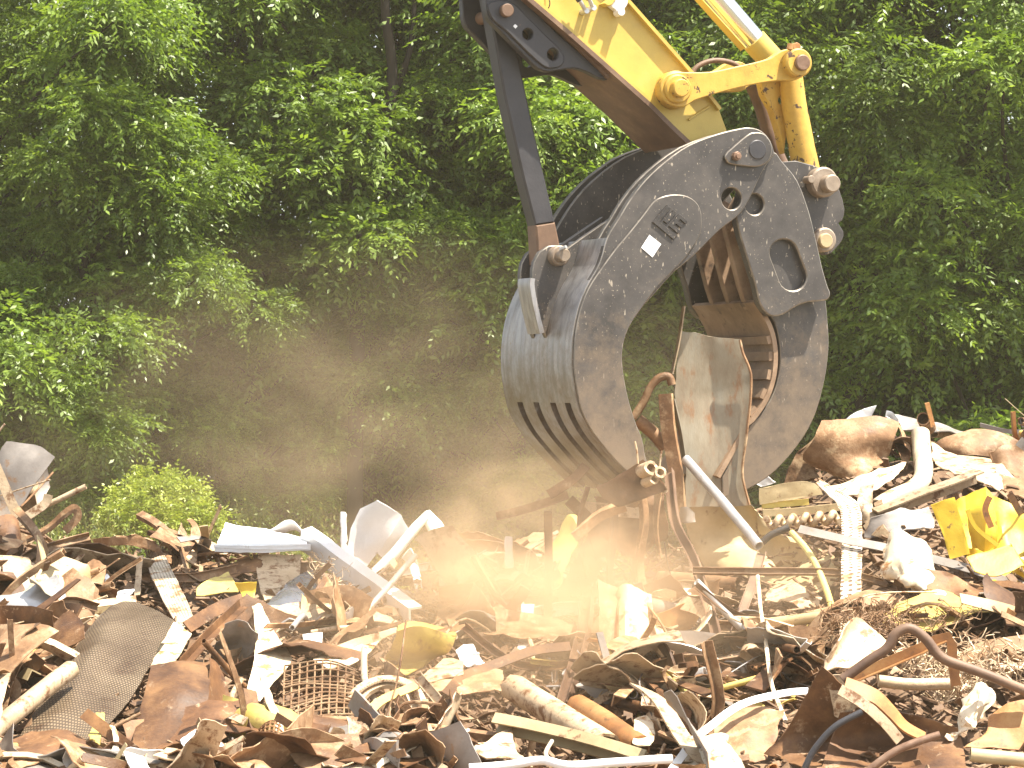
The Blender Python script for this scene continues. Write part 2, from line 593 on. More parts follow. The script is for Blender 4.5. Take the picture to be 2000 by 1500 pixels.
def gp(px, py, wt=0.0):
    d = Vector(((px - 1000) / F, 1, -(py - 750) / F))
    t = (O0 + Wd * wt - CAMP).dot(Wd) / d.dot(Wd)
    return CAMP + d * t


def gl(pts, wt, n=1, closed=True, corners=()):
    P = [gp(x, y, wt) for x, y in pts]
    return cat_loop(P, n, closed, corners) if n > 1 else P


def plate(mb, pts, wt, w0, w1, n=1, corners=(), holes=(), ch=.006):
    o = gl(pts, wt, n, True, corners)
    o = [p + Wd * (w0 - wt) for p in o]
    hs = []
    for (hx, hy, hr) in holes:
        c = gp(hx, hy, wt) + Wd * (w0 - wt)
        rr = hr / 320
        hs.append(ring_pts(c, rr, 22))
    slab(mb, o, FRONT, w1 - w0, hs, ch)
    return mb


U_ = Vector((math.cos(TH), math.sin(TH), 0))
Z_ = Vector((0, 0, 1))


def ring_pts(c, r, n):
    return [c + U_ * (r * math.cos(2 * math.pi * k / n)) + Z_ * (r * math.sin(2 * math.pi * k / n)) for k in range(n)]


def pin(mb, px, py, wt, w0, w1, rpx, seg=26):
    cyl(mb, gp(px, py, wt) + Wd * (w0 - wt), Wd, rpx / 320, w1 - w0, seg)
    return mb


def strip(mb, line, w0, w1, th, inward, nw=1):
    """curved skin along a 3-D polyline in the near plane, spanning w0..w1"""
    n = len(line)
    vs, fs, uv = [], [], []
    dist = 0
    for i, p in enumerate(line):
        a, b = line[max(0, i - 1)], line[min(n - 1, i + 1)]
        t = (b - a).normalized()
        nn = t.cross(Wd).normalized() * inward
        if i:
            dist += (line[i] - line[i - 1]).length
        for (w, d) in ((w0, 0), (w1, 0), (w1, th), (w0, th)):
            vs.append(p + Wd * w + nn * d)
            uv.append((w, dist))
    for i in range(n - 1):
        for j in range(4):
            j2 = (j + 1) % 4
            fs.append((i * 4 + j, i * 4 + j2, (i + 1) * 4 + j2, (i + 1) * 4 + j))
    fs.append((3, 2, 1, 0))
    fs.append(tuple((n - 1) * 4 + j for j in range(4)))
    mb.add(vs, fs, uv)
    return mb


# ------------------------------------------------------------------ grapple
GRAPPLE = empty('grapple', gp(1300, 960, .55))
tag(GRAPPLE, 'dark steel scrap grapple hanging from the yellow arm, jaws open around scrap', 'grapple')

LO = [(1513, 300), (1505, 275), (1488, 256), (1465, 249), (1440, 252), (1400, 262), (1346, 283), (1300, 315), (1262, 350), (1232, 388), (1209, 426),
      (1186, 464), (1171, 514), (1144, 563), (1127, 609), (1118, 658), (1116, 711), (1121, 757), (1131, 802), (1152, 844), (1182, 882), (1213, 916), (1262, 962)]
LI = [(1272, 930), (1262, 894), (1251, 856), (1235, 818), (1220, 764), (1212, 711), (1213, 677), (1224, 643), (1247, 609), (1281, 571), (1315, 533), (1338, 514),
      (1368, 487), (1406, 449), (1441, 422), (1462, 393), (1490, 334), (1511, 304)]
LOUT = LO + LI
JAWL = MB()
plate(JAWL, LOUT, 0, 0, .05, 3, corners=(22, 23), holes=[(1429, 388, 22)])
jawl = JAWL.build('curved_jaw', JAW, GRAPPLE, edge=JAWEDGE)
m = MB(); plate(m, LOUT, 0, 1.10, 1.15, 3, corners=(22, 23), holes=[(1429, 388, 22)])
m.build('side_plate', JAW, jawl, edge=JAWEDGE)
UP = LO[:13] + [(1180, 540), (1240, 520), (1330, 480), (1400, 425), (1450, 370), (1490, 330)]
m = MB()
plate(m, [(x + 2, y + 1) for x, y in UP], 0, .15, .19, 2)
m.build('inner_plate', JAW, jawl, edge=JAWEDGE)
m = MB()
plate(m, [(x + 2, y + 1) for x, y in UP], 0, .97, 1.0, 2)
m.build('inner_plate', JAW, jawl, edge=JAWEDGE)
# back skin, then the slotted lower part
ol = cat_loop([gp(x, y) for x, y in LO[10:]], 6, False)
k0 = 6
ksl = 6 * 8 - 2
m = MB(); strip(m, ol[k0:ksl + 1], .004, 1.146, .03, 1)
m.build('back_skin', JAWB, jawl)
for (a, b) in ((.004, .10), (.19, .33), (.42, .60), (.69, .87), (.96, 1.146)):
    m = MB(); strip(m, ol[ksl:], a, b, .035, 1)
    m.build('tine', JAWB, jawl)
m = MB()
nn = [(p + (ol[min(i + 1, len(ol) - 1)] - ol[max(i - 1, 0)]).normalized().cross(Wd) * .075) for i, p in enumerate(ol)]
strip(m, nn[ksl - 2:], .05, 1.1, .02, 1)
m.build('inner_liner', JAWI, jawl)
il = cat_loop([gp(x, y) for x, y in LI[:12]], 5, False)
m = MB(); strip(m, il, .05, 1.1, .03, 1)
m.build('front_skin', JAWI, jawl)
# doubler, pin plate, emblem, stickers
DB = [(1173, 524), (1200, 487), (1226, 456), (1254, 421), (1273, 396), (1290, 385), (1316, 380), (1342, 384), (1362, 400), (1369, 428), (1364, 462), (1340, 500), (1316, 526), (1283, 560),
      (1250, 604), (1226, 641), (1215, 677), (1214, 711), (1222, 764), (1237, 818), (1252, 856), (1258, 890), (1262, 930), (1252, 944), (1214, 913), (1184, 880), (1155, 843), (1134, 801), (1124, 757), (1119, 711), (1121, 658), (1130, 609), (1147, 564)]
m = MB(); plate(m, DB, 0, -.016, -.0005, 3)
m.build('doubler_plate', JAW, jawl, edge=JAWEDGE)
PB = []
for k in range(14):
    a = R(-55 + k * 14.5); PB.append((1476 + 29 * math.cos(a + R(-35)), 291 + 29 * math.sin(a + R(-35))))
tp = [(1416, 299), (1421, 294), (1455, 265), (1470, 259), (1488, 262), (1500, 276), (1504, 296), (1496, 316), (1480, 325), (1462, 326), (1424, 321), (1415, 314), (1412, 306)]
m = MB(); plate(m, tp, 0, -.03, -.0005, 3)
pp = m.build('pin_plate', JAW, jawl, edge=JAWEDGE)
m = MB(); pin(m, 1475, 293, 0, -.036, -.028, 20)
m.build('pin', LUG, pp)
m = MB(); pin(m, 1432, 306, 0, -.065, -.028, 9, 8); pin(m, 1432, 306, 0, -.075, -.06, 5, 12)
m.build('bolt', PINM, pp)
def embl(q):
    c, s = math.cos(R(40)), math.sin(R(40))
    return [(1309 + .86 * (x * c - y * s), 437 + .86 * (x * s + y * c)) for x, y in q]
m = MB()
for q in ([(-36, -26), (-24, -26), (-24, 14), (26, 14), (26, 26), (-36, 26)],
          [(-18, -26), (-8, -26), (-8, 8), (-18, 8)],
          [(-2, -28), (24, -28), (24, -19), (8, -19), (8, -13), (22, -13), (22, -5), (8, -5), (8, 0), (26, 0), (26, 9), (-2, 9)]):
    plate(m, embl(q), 0, -.026, -.014, 1, ch=.004)
m.build('raised_emblem', JAW, jawl)
m = MB(); plate(m, [(1266, 459), (1289, 477), (1272, 503), (1250, 484)], 0, -.0195, -.0165, 1, ch=.001)
st = m.build('sticker', STICK, jawl)
m = MB()
for q in range(16):
    x, y = 1266 + (q % 5) * 3.7 - (q // 5) * 2.6, 467 + (q % 5) * 2.9 + (q // 5) * 3.3
    w = random.uniform(1.0, 3.2)
    plate(m, [(x, y), (x + w * .8, y + w * .62), (x + w * .8 - 1, y + w * .62 + 1.3), (x - 1, y + 1.3)], 0, -.0208, -.0197, 1, ch=.0001)
m.build('print', INK, st)
m = MB(); plate(m, [(1189, 561), (1200, 558), (1201, 566), (1190, 569)], 0, -.003, -.0005, 1, ch=.0005)
m.build('sticker', STICK, jawl)

# clevis that takes the stay bar
for (w0, w1) in ((.40, .445), (.60, .645)):
    ears = [(1040, 556), (1040, 530), (1043, 512), (1054, 492), (1072, 480), (1092, 479), (1104, 488), (1140, 462), (1203, 420), (1196, 450), (1176, 500), (1140, 545), (1112, 590), (1092, 640), (1068, 660), (1058, 640)]
    m = MB(); plate(m, ears, .40, w0, w1, 1)
    e = m.build('clevis_ear', JAW, jawl, edge=JAWEDGE)
fl = cat_loop([gp(x, y, .34) for x, y in [(1038, 545), (1037, 560), (1044, 600), (1056, 650)]], 6, False)
m = MB(); strip(m, fl, -.06, .14, .03, -1)
m.build('stiffener', JAWB, jawl)
m = MB(); pin(m, 1087, 500, .40, .33, .40, 20); pin(m, 1087, 500, .40, .27, .70, 13)
m.build('clevis_pin', PINT, jawl)
m = MB(); sweep(m, [gp(1094, 487, .28), gp(1106, 482, .24)], prof('rod', .012))
m.build('cotter_pin', GALV, jawl)

# straight jaw
RM = [(1470, 300), (1511, 296), (1528, 315), (1558, 353), (1581, 414), (1596, 475), (1606, 520), (1616, 556), (1622, 573), (1617, 585), (1600, 588), (1580, 590), (1556, 598), (1534, 612), (1513, 618),
      (1498, 612), (1484, 592), (1475, 555), (1460, 506), (1441, 441), (1440, 400)]
def stad(x0, y0, x1, y1, r, n=10):
    a = math.atan2(y1 - y0, x1 - x0)
    o = []
    for k in range(n + 1):
        t = a + math.pi / 2 + math.pi * k / n; o.append((x0 + r * math.cos(t), y0 + r * math.sin(t)))
    for k in range(n + 1):
        t = a - math.pi / 2 + math.pi * k / n; o.append((x1 + r * math.cos(t), y1 + r * math.sin(t)))
    return o
WP = .06
m = MB()
o = gl(RM, WP, 3, True, (0,))
hole1 = [gp(x, y, WP) for x, y in stad(1531, 494, 1549, 541, 27)]
hole2 = ring_pts(gp(1474, 399, WP), 21 / 320, 22)
slab(m, o, FRONT, .07, [hole1, hole2], .008)
jawr = m.build('straight_jaw', JAW, GRAPPLE, edge=JAWEDGE)
m = MB(); slab(m, [p + Wd * .05 for p in gl(stad(1531, 494, 1549, 541, 31), WP)], FRONT, .02); slab(m, [p + Wd * .05 for p in ring_pts(gp(1474, 399, WP), .08, 20)], FRONT, .02)
m.build('pocket_back', JAW, jawr, edge=JAWEDGE)
m = MB(); slab(m, [p + Wd * .98 for p in o], FRONT, .07, [], .008)
m.build('side_plate', JAW, jawr, edge=JAWEDGE)
TIPO = [(1612, 575), (1617, 628), (1619, 673), (1615, 719), (1604, 772), (1589, 818), (1566, 859), (1536, 897), (1505, 928), (1462, 955), (1412, 972)]
TIPI = [(1410, 930), (1440, 880), (1465, 831), (1482, 814), (1505, 780), (1519, 742), (1524, 704), (1522, 666), (1513, 630), (1498, 600), (1520, 560)]
for w in (.17, .93):
    m = MB(); plate(m, TIPO + TIPI, .17, w, w + .05, 3, corners=(0, 10, 11, 21))
    m.build('tip_plate', JAW, jawr, edge=JAWEDGE)
# inner skin with grip bars
inn = cat_loop([gp(x, y, .06) for x, y in [(1484, 590), (1500, 614), (1514, 640), (1522, 670), (1524, 704), (1519, 742), (1505, 780), (1482, 814), (1465, 831), (1440, 880), (1412, 930)]], 6, False)
m = MB(); strip(m, inn, .09, 1.0, .03, 1)
m.build('inner_skin', JAWI, jawr)
gb = MB()
for k in range(15, len(inn) - 12, 6):
    p, q = inn[k], inn[k + 3]
    t = (q - p).normalized(); nn_ = t.cross(Wd).normalized()
    strip(gb, [p - nn_ * .028, q - nn_ * .028], .10, .99, .03, 1)
gb.build('grip_bars', JAWI, jawr)
m = MB(); strip(m, cat_loop([gp(x, y, .17) for x, y in TIPO], 5, False), .03, .78, .03, -1)
m.build('outer_skin', JAW, jawr, edge=JAWEDGE)
# deep ribs at the top of the straight jaw
RIB = [(1444, 430), (1475, 555), (1490, 600), (1515, 625), (1560, 560), (1540, 470), (1510, 400), (1470, 380)]
for w in (.28, .50, .74):
    m = MB(); plate(m, RIB, .06, w, w + .05, 1)
    m.build('rib', JAWI, jawr)
m = MB()
strip(m, [gp(1520, 400, .06), gp(1545, 480, .06), gp(1556, 540, .06), gp(1532, 590, .06), gp(1500, 612, .06)], .09, 1.0, .03, 1)
m.build('pocket_liner', JAWI, jawr)
m = MB()
strip(m, [gp(1440, 436, .06), gp(1475, 555, .06), gp(1488, 600, .06)], .99, 1.05, .3, 1)
m.build('rib_edge', JAWI, jawr)
# bracket to the right with two pins
BR = [(1528, 316), (1589, 323), (1623, 342), (1640, 372), (1650, 408), (1646, 430), (1638, 436), (1648, 452), (1646, 468), (1634, 484), (1614, 498), (1590, 470), (1560, 390)]
for w in (.36, .80):
    m = MB(); plate(m, BR, .36, w, w + .07, 2)
    m.build('ear_plate', JAW if w < .5 else JAWI, jawr)
m = MB(); pin(m, 1600, 357, .36, .28, .38, 31)
fa = m.build('pin_collar', PINT, jawr)
m = MB(); pin(m, 1604, 361, .36, .20, .9, 18); pin(m, 1571, 352, .36, .26, .34, 8, 10)
m.build('pin', PINT, fa)
m = MB(); pin(m, 1606, 469, .36, .31, .38, 25)
fa = m.build('pin_collar', PINT, jawr)
m = MB(); pin(m, 1603, 471, .36, .28, .9, 15)
m.build('pin', OCHRE, fa)

# ------------------------------------------------------------------ arm with its linkage
ARM = empty('excavator_arm', gp(1342, 281, .575))
tag(ARM, 'yellow excavator arm reaching down from the top edge, with cylinder rod and links', 'excavator arm')
A0, A1 = .26, .89
ext_ = lambda x, y, t: (x + (x - 1268) * t, y + (y - 200) * t)
WEB = [(390, -560), (700, -560), (1232, 4), (1353, 141), (1404, 212), (1421, 258), (1342, 283), (1268, 204), (1125, 76)]
m = MB(); plate(m, WEB, .30, .30, .85, 1)
arm = m.build('boom_stick', ARMY, ARM)
def ribbon(pts, wt, w0, w1, th_px, n=1):
    """flange following a pixel polyline; thickness measured to the line's left"""
    m = MB()
    L_ = [gp(x, y, wt) for x, y in pts]
    strip(m, [p - Wd * wt for p in L_], w0, w1, th_px / 320, 1)
    return m
m = ribbon([(700, -562), (1233, 2), (1354, 139), (1410, 211)], A0, A0, A1, -7)
m.build('top_flange', ARMY, arm)
m = ribbon([(380, -560), (1120, 68), (1171, 114), (1268, 200)], A0, A0, A1, 8)
m.build('bottom_flange', ARMY, arm)
m = ribbon([(372, -556), (1114, 73), (1168, 121), (1266, 208), (1310, 252), (1344, 284)], A0, A0 - .01, A1 + .01, 9)
m.build('wear_plate', WEAR, arm)
m = MB(); plate(m, [(1100, 60), (1126, 74), (1126, 79), (1100, 66)], .25, .25, .3)
# boss, wear smear, weld ridge
m = MB(); pin(m, 1318, 176, .26, .22, .31, 38)
m.build('boss', LINKY, arm)
m = MB()
sweep(m, [gp(1345, 234, .29), gp(1362, 222, .29), gp(1386, 208, .29)], prof('rod', .008))
m.build('weld_seam', ARMY, arm)
# hose couplings
for (x, y, dx, dy) in ((1132, 0, 12, 22), (1150, -4, 8, 20)):
    m = MB(); sweep(m, [gp(x - 10, y - 22, .22), gp(x - 4, y - 4, .2), gp(x, y + 2, .2)], prof('round', .018))
    c = m.build('hose', HOSE, arm)
    m = MB(); sweep(m, [gp(x, y + 1, .2), gp(x + dx * .4, y + dy * .4, .21), gp(x + dx, y + dy, .24)], prof('round', .014)); pin(m, x + dx, y + dy, .24, .22, .31, 6, 8)
    m.build('coupling', GALV, c)
m = MB(); plate(m, [(1186, 6), (1206, -14), (1228, -6), (1226, 8), (1216, 24), (1206, 22)], .24, .24, .29, 1); pin(m, 1210, 24, .24, .21, .28, 8)
m.build('hose_clamp', WHITE, arm)
m = MB(); plate(m, [(1180, 6), (1204, -12), (1208, -6), (1196, 10), (1188, 12)], .22, .225, .30, 1)
m.build('clamp_bracket', ARMY, arm)
m = MB(); sweep(m, cat_loop([gp(1068, -16, .29), gp(1074, 6, .28), gp(1070, 18, .29)], 5, False), prof('rod', .004))
m.build('cable', HOSE, arm)
# black lug with three holes, bolted under the arm
LG = [(940, -60), (948, -12), (950, 20), (957, 40), (975, 58), (1000, 84), (1030, 114), (1052, 134), (1073, 140), (1096, 136), (1122, 133), (1146, 140), (1170, 152), (1186, 156), (1176, 142), (1090, 66), (1042, 18), (980, -60)]
lugs = None
for w in (.33, .72):
    m = MB(); plate(m, LG, .33, w, w + .06, 2, corners=(0, 13, 17), holes=[(1029, 67, 11), (1078, 107, 12)])
    if lugs is None:
        lugs = m.build('stay_bracket', LUG, ARM)
    else:
        m.build('bracket_plate', LUG, lugs)
m = MB()
LGR = [(952, 8), (966, 2), (990, 2), (1012, 16), (1060, 66), (1088, 92), (1100, 112), (1096, 128), (1078, 134), (1060, 130), (1030, 104), (990, 64), (964, 42), (954, 26)]
plate(m, LGR, .33, .312, .3295, 2, holes=[(1029, 67, 11), (1078, 107, 12)])
m.build('doubler_plate', LUG, lugs)
m = ribbon([(960, -55), (1090, 58), (1172, 138), (1186, 154)], .31, .30, .82, 12)
m.build('flange', WEAR, lugs)
m = MB(); pin(m, 985, 22, .33, .27, .8, 13); 
m.build('pin', WEAR, lugs)
m = MB(); plate(m, [(1002, 51), (1006, 47), (1011, 51), (1007, 56)], .31, .309, .3115, 1, ch=.0005)
m.build('sticker', STICK, lugs)
# stay bar
m = MB()
plate(m, [(950, -10), (996, -10), (1008, 88), (1040, 240), (1084, 434), (1046, 440), (1020, 340), (984, 180), (968, 86)], .46, .46, .59, 1, ch=.012)
stay = m.build('stay_bar', LUG, ARM)
m = MB()
plate(m, [(1046, 440), (1084, 434), (1091, 466), (1094, 484), (1100, 510), (1078, 522), (1050, 516), (1048, 470)], .46, .455, .595, 1, ch=.012)
m.build('bar_end', WEAR, stay)
# upper link pair
LK = [(1290, 176), (1293, 158), (1304, 146), (1322, 141), (1349, 141), (1390, 140), (1433, 131), (1478, 121), (1505, 113), (1524, 100), (1546, 95), (1566, 103), (1576, 122), (1572, 144), (1556, 156), (1528, 157), (1500, 160), (1467, 166),
      (1420, 177), (1385, 187), (1357, 196), (1338, 208), (1318, 208), (1298, 197)]
m = MB(); plate(m, LK, .16, .16, .22, 2)
lk = m.build('link', LINKY, ARM)
m = MB(); pin(m, 1322, 174, .16, .13, .17, 29); pin(m, 1320, 174, .16, .07, .95, 18)
m.build('pin', LINKY, lk)
m = MB(); pin(m, 1552, 124, .16, .09, .18, 29)
m.build('pin_collar', LINKY, lk)
m = MB(); pin(m, 1555, 125, .16, .06, .95, 16)
m.build('pin', PINM, lk)
m = MB(); sweep(m, [gp(1543, 97, .12), gp(1545, 86, .12)], prof('round', .022)); pin(m, 1554, 92, .12, .1, .14, 9, 8)
m.build('bolt', RUSTO, lk)
m = MB(); plate(m, LK, .16, .93, .99, 2)
m.build('far_link', LINKY, lk)
# cylinder rod
m = MB()
a, b = gp(1476, 82, .5), gp(1250, -178, .5)
sweep(m, [a, b], prof('round', .074), cap=True)
rod = m.build('cylinder_rod', CHROME, ARM)
m = MB()
sweep(m, [gp(1472, 78, .5), gp(1486, 94, .5), gp(1530, 142, .5)], [(x * 1.0, y) for x, y in prof('round', .084)])
m.build('rod_eye', ARMY, rod)
m = MB()
sweep(m, [gp(1452, 96, .44), gp(1360, -6, .44), gp(1230, -150, .44)], prof('flat', .026), roll=.4)
m.build('rod_guard', ARMY, rod)
# lower link: a stout tube and its web
m = MB()
sweep(m, [gp(1545, 150, .5), gp(1550, 200, .5), gp(1566, 290, .5), gp(1576, 340, .5), gp(1584, 372, .5)], prof('round', .088), taper=lambda t: .86 + .22 * t)
tu = m.build('push_link', LINKY, ARM)
m = MB(); plate(m, [(1486, 160), (1560, 150), (1568, 190), (1540, 240), (1532, 300), (1522, 260), (1508, 215)], .55, .55, .62, 2, holes=[(1528, 196, 9)])
m.build('web_plate', LINKY, tu)
m = MB()
sweep(m, cat_loop([gp(1470, 166, .8), gp(1488, 210, .8), gp(1508, 280, .8), gp(1534, 340, .8)], 5, False), prof('round', .05))
m.build('side_tube', WEAR, tu)
# loose hydraulic hose behind the link
m = MB(); sweep(m, cat_loop([gp(1350, 150, .75), gp(1358, 134, .75), (gp(1378, 122, .75)), gp(1404, 118, .75), gp(1432, 124, .75), gp(1446, 136, .75), gp(1448, 156, .75)], 5, False), prof('round', .017))
m.build('hydraulic_hose', WEAR, ARM)
# ------------------------------------------------------------------ ground and heap
CREST = [(-200, 950), (0, 985), (100, 1035), (220, 1075), (420, 1070), (640, 1095), (900, 1115), (1100, 1105), (1280, 1070), (1450, 1010), (1560, 925), (1650, 862), (1800, 845), (1900, 852), (2000, 862), (2250, 850)]
CX = [p[0] for p in CREST]
CZ = [p[1] for p in CREST]
YC = 2.0


def sstep(a, b, x):
    t = min(1, max(0, (x - a) / (b - a)))
    return t * t * (3 - 2 * t)


def heap(x, y):
    px = 1000 + x * F / (YC + D)
    zc = -(float(np.interp(px, CX, CZ)) - 750) * (YC + D) / F - .05
    zb = -2.02
    if y <= YC:
        t = max(0.0, (y + 5.0) / (YC + 5.0))
        z = zb + (zc - zb) * (.45 * t + .55 * sstep(0, 1, t)) if y > -5 else zb - .1 * (-5 - y)
    else:
        z = zc + (-2.3 - zc) * sstep(YC, YC + 2.6, y)
    return z + .05 * noise.noise(Vector((x * 1.7, y * 1.7, 3)))


def surfY(px, py, lo=-7.0, hi=2.3):
    best, by = 9, hi
    y = lo
    while y < hi:
        p = V(px, py, y)
        g = p.z - heap(p.x, y)
        if g <= 0:
            return y
        if g < best:
            best, by = g, y
        y += .06
    return by


def grid_mesh(name, xs, ys, fz, mat):
    vs = [Vector((x, y, fz(x, y))) for y in ys for x in xs]
    W = len(xs)
    fs = [(j * W + i, j * W + i + 1, (j + 1) * W + i + 1, (j + 1) * W + i) for j in range(len(ys) - 1) for i in range(W - 1)]
    return MB().add(vs, fs).build(name, mat, angle=80)


tag(grid_mesh('ground', list(np.linspace(-28, 28, 41)), list(np.linspace(-26, 38, 41)), lambda x, y: -2.42 + .04 * noise.noise(Vector((x * .3, y * .3, 0))), GROUNDM), kind='structure')
tag(grid_mesh('mound', list(np.linspace(-6, 6.5, 110)), list(np.linspace(-9, 5, 120)),
              lambda x, y: max(-2.6, heap(x, y) - .12 + .09 * fractal((x, y, 1), 2.2) - 2.0 * sstep(5.0, 6.4, abs(x)) - 1.2 * sstep(6.5, 9, -y)), SOIL), kind='structure')


# ------------------------------------------------------------------ foliage
def fronds(base, direc, L, nl, ll, lw, droop=.35, rng=RNG):
    """compound leaves: arrays of frond bases/directions -> leaflet quads"""
    n = len(base)
    up = np.array([0, 0, 1.0])
    side = np.cross(direc, up)
    side /= np.linalg.norm(side, axis=1, keepdims=True) + 1e-9
    roll = rng.normal(0, .5, n)[:, None]
    nrm = np.cross(side, direc)
    side, nrm = side * np.cos(roll) + nrm * np.sin(roll), nrm * np.cos(roll) - side * np.sin(roll)
    vs, tone = [], []
    tn = rng.random(n)
    for j in range(nl):
        t = (j // 2 + 1) / (nl // 2 + 1) if j < nl - 1 else 1.0
        sg = (1 if j % 2 else -1) if j < nl - 1 else 0
        p = base + direc * (L * t)[:, None] - up * (droop * L * t * t)[:, None]
        dl = side * sg * .85 + direc * (.55 if sg else 1.0) - up * (.35 + .3 * rng.random(n))[:, None] + rng.normal(0, .22, (n, 3))
        dl /= np.linalg.norm(dl, axis=1, keepdims=True)
        wv = np.cross(dl, nrm + rng.normal(0, .45, (n, 3)))
        wv /= np.linalg.norm(wv, axis=1, keepdims=True) + 1e-9
        l = ll * (.7 + .6 * rng.random(n))[:, None]
        w = lw * (.7 + .6 * rng.random(n))[:, None]
        q = np.stack([p, p + dl * l * .42 + wv * w, p + dl * l, p + dl * l * .42 - wv * w], 1)
        vs.append(q)
        tone.append(np.clip(tn + rng.normal(0, .18, n), 0, 1))
    return np.concatenate(vs).reshape(-1, 3), np.concatenate(tone)


def leaf_object(name, verts, tone, mat):
    nq = len(verts) // 4
    me = bpy.data.meshes.new(name)
    me.vertices.add(nq * 4)
    me.vertices.foreach_set('co', verts.astype(np.float32).ravel())
    me.loops.add(nq * 4)
    me.loops.foreach_set('vertex_index', np.arange(nq * 4, dtype=np.int32))
    me.polygons.add(nq)
    me.polygons.foreach_set('loop_start', np.arange(nq, dtype=np.int32) * 4)
    at = me.attributes.new('tone', 'FLOAT', 'FACE')
    at.data.foreach_set('value', tone.astype(np.float32))
    me.materials.append(mat)
    me.update(calc_edges=True)
    o = bpy.data.objects.new(name, me)
    COL.objects.link(o)
    return o


def unit(a):
    return a / (np.linalg.norm(a, axis=1, keepdims=True) + 1e-9)


def make_crown(rng, H, rad, nclump, per, zlo, zhi, ll=.076, lw=.0155, fl=.30, lean=(0, 0)):
    vv, tt, ends = [], [], []
    for c in range(nclump):
        z = zlo + (zhi - zlo) * (c + rng.random()) / nclump
        f = math.sin(math.pi * min(1, max(.12, (z - zlo * .4) / (H - zlo * .4)))) ** .6
        a = rng.random() * 2 * math.pi
        rr = rad * f * (.35 + .65 * math.sqrt(rng.random()))
        ctr = np.array([rr * math.cos(a) + lean[0] * z / H, rr * math.sin(a) + lean[1] * z / H, z])
        R3 = np.array([.62, .62, .34]) * (.6 + .7 * rng.random()) * (rad / 2.2)
        n = int(per * (.6 + .8 * rng.random()))
        d = unit(rng.normal(0, 1, (n, 3)) + np.array([math.cos(a) * .5, math.sin(a) * .5, .35]))
        b = ctr + d * R3 * (rng.random((n, 1)) ** .45)
        out = unit(d * np.array([1, 1, .5]) + rng.normal(0, .35, (n, 3)))
        v, t = fronds(b, out, fl * (.7 + .6 * rng.random(n)), 11, ll, lw, rng=rng)
        vv.append(v); tt.append(np.clip(t * .75 + .25 * rng.random(), 0, 1))
        ends.append(ctr)
    return np.concatenate(vv), np.concatenate(tt), ends


def make_tree(seed, H=9.0, rad=2.3, nclump=64, per=165, zlo=.6):
    rng = np.random.default_rng(seed)
    root = empty('broadleaf_tree', (0, 0, 0))
    v, t, ends = make_crown(rng, H, rad, nclump, per, zlo, H - .4)
    cr = leaf_object('crown', v, t, LEAF)
    cr.parent = root
    m = MB()
    rnd = random.Random(seed)
    tr = [Vector((0, 0, -.1))]
    for k in range(1, 9):
        tr.append(Vector((rnd.uniform(-.25, .25) * k * .4, rnd.uniform(-.2, .2) * k * .3, H * .9 * k / 8)))
    tr = cat_loop(tr, 4, False)
    sweep(m, tr, [(math.cos(a) * .11, math.sin(a) * .11) for a in np.linspace(0, 6.283, 11)[:-1]], taper=lambda s: 1 - .8 * s)
    for e in ends[::2]:
        e = Vector(e)
        k = min(range(len(tr)), key=lambda i: abs(tr[i].z - max(.5, e.z - .9 - .5 * math.hypot(e.x, e.y) * .6)))
        s = tr[k]
        mid = s.lerp(e, .5) + Vector((rnd.uniform(-.2, .2), rnd.uniform(-.2, .2), rnd.uniform(.0, .3)))
        sweep(m, cat_loop([s, mid, e], 5, False), [(math.cos(a) * .026, math.sin(a) * .026) for a in np.linspace(0, 6.283, 7)[:-1]], taper=lambda s_: 1 - .75 * s_)
    m.build('trunk', BARK, root, origin=(0, 0, 0))
    return root


def copy_tree(o, parent=None):
    c = o.copy()
    COL.objects.link(c)
    if parent is not None:
        c.parent = parent
    for ch in list(o.children):
        copy_tree(ch, c)
    return c


PROTO = [make_tree(101, 9.2, 2.2), make_tree(102, 8.6, 2.0, 60, 165), make_tree(103, 9.6, 2.6, 72, 165), make_tree(104, 7.8, 1.9, 56, 165, .3)]
# photo pixel of the trunk, depth, prototype, turn, size, label
TREES = [
    (-60, 10.4, 0, 0.3, 1.0, 'leafy tree at the left edge, bright outer leaves beside the frame'),
    (190, 10.2, 3, 1.9, .80, 'low glossy-leaved tree behind the light green shrub'),
    (400, 13.2, 2, 4.0, 1.08, 'shaded broadleaf tree behind the small shrub, dark under its boughs'),
    (640, 14.2, 1, 2.2, 1.1, 'tall dark tree above the white bent duct'),
    (770, 12.6, 0, 5.1, 1.08, 'forked tree with dark slanting limbs, left of the stay bar'),
    (950, 14.4, 2, .7, 1.0, 'shadowed tree just left of the grapple'),
    (1120, 12.4, 3, 3.3, 1.12, 'tree seen directly behind the slim black stay bar'),
    (1290, 14.0, 1, 1.2, 1.1, 'tree seen through the open jaws of the grapple'),
    (1480, 12.8, 0, 2.9, 1.02, 'tree behind the yellow arm and link'),
    (1660, 11.6, 3, 5.6, 1.05, 'bright tree just right of the grapple bracket'),
    (1800, 13.4, 2, 3.6, 1.0, 'broad tree above the rusty plate on the heap'),
    (1960, 11.2, 1, .2, 1.05, 'leafy tree at the right edge above the yellow scrap'),
    (2180, 12.4, 0, 4.4, 1.1, 'tree partly out of the frame on the far right'),
    (470, 11.4, 3, 2.7, .52, 'low understorey tree in shade right of the light green shrub'),
    (740, 11.8, 3, .9, .58, 'understorey tree behind the bent white duct'),
    (1020, 11.8, 1, 5.0, .62, 'small tree behind the slotted tines'),
    (860, 12.6, 2, 1.4, .76, 'medium tree in shade left of the curved jaw'),
    (60, 10.0, 1, 2.2, .50, 'low tree above the collared pipe at the left'),
    (-300, 12.6, 2, 1.0, 1.05, 'tree partly out of the frame on the far left'),
]
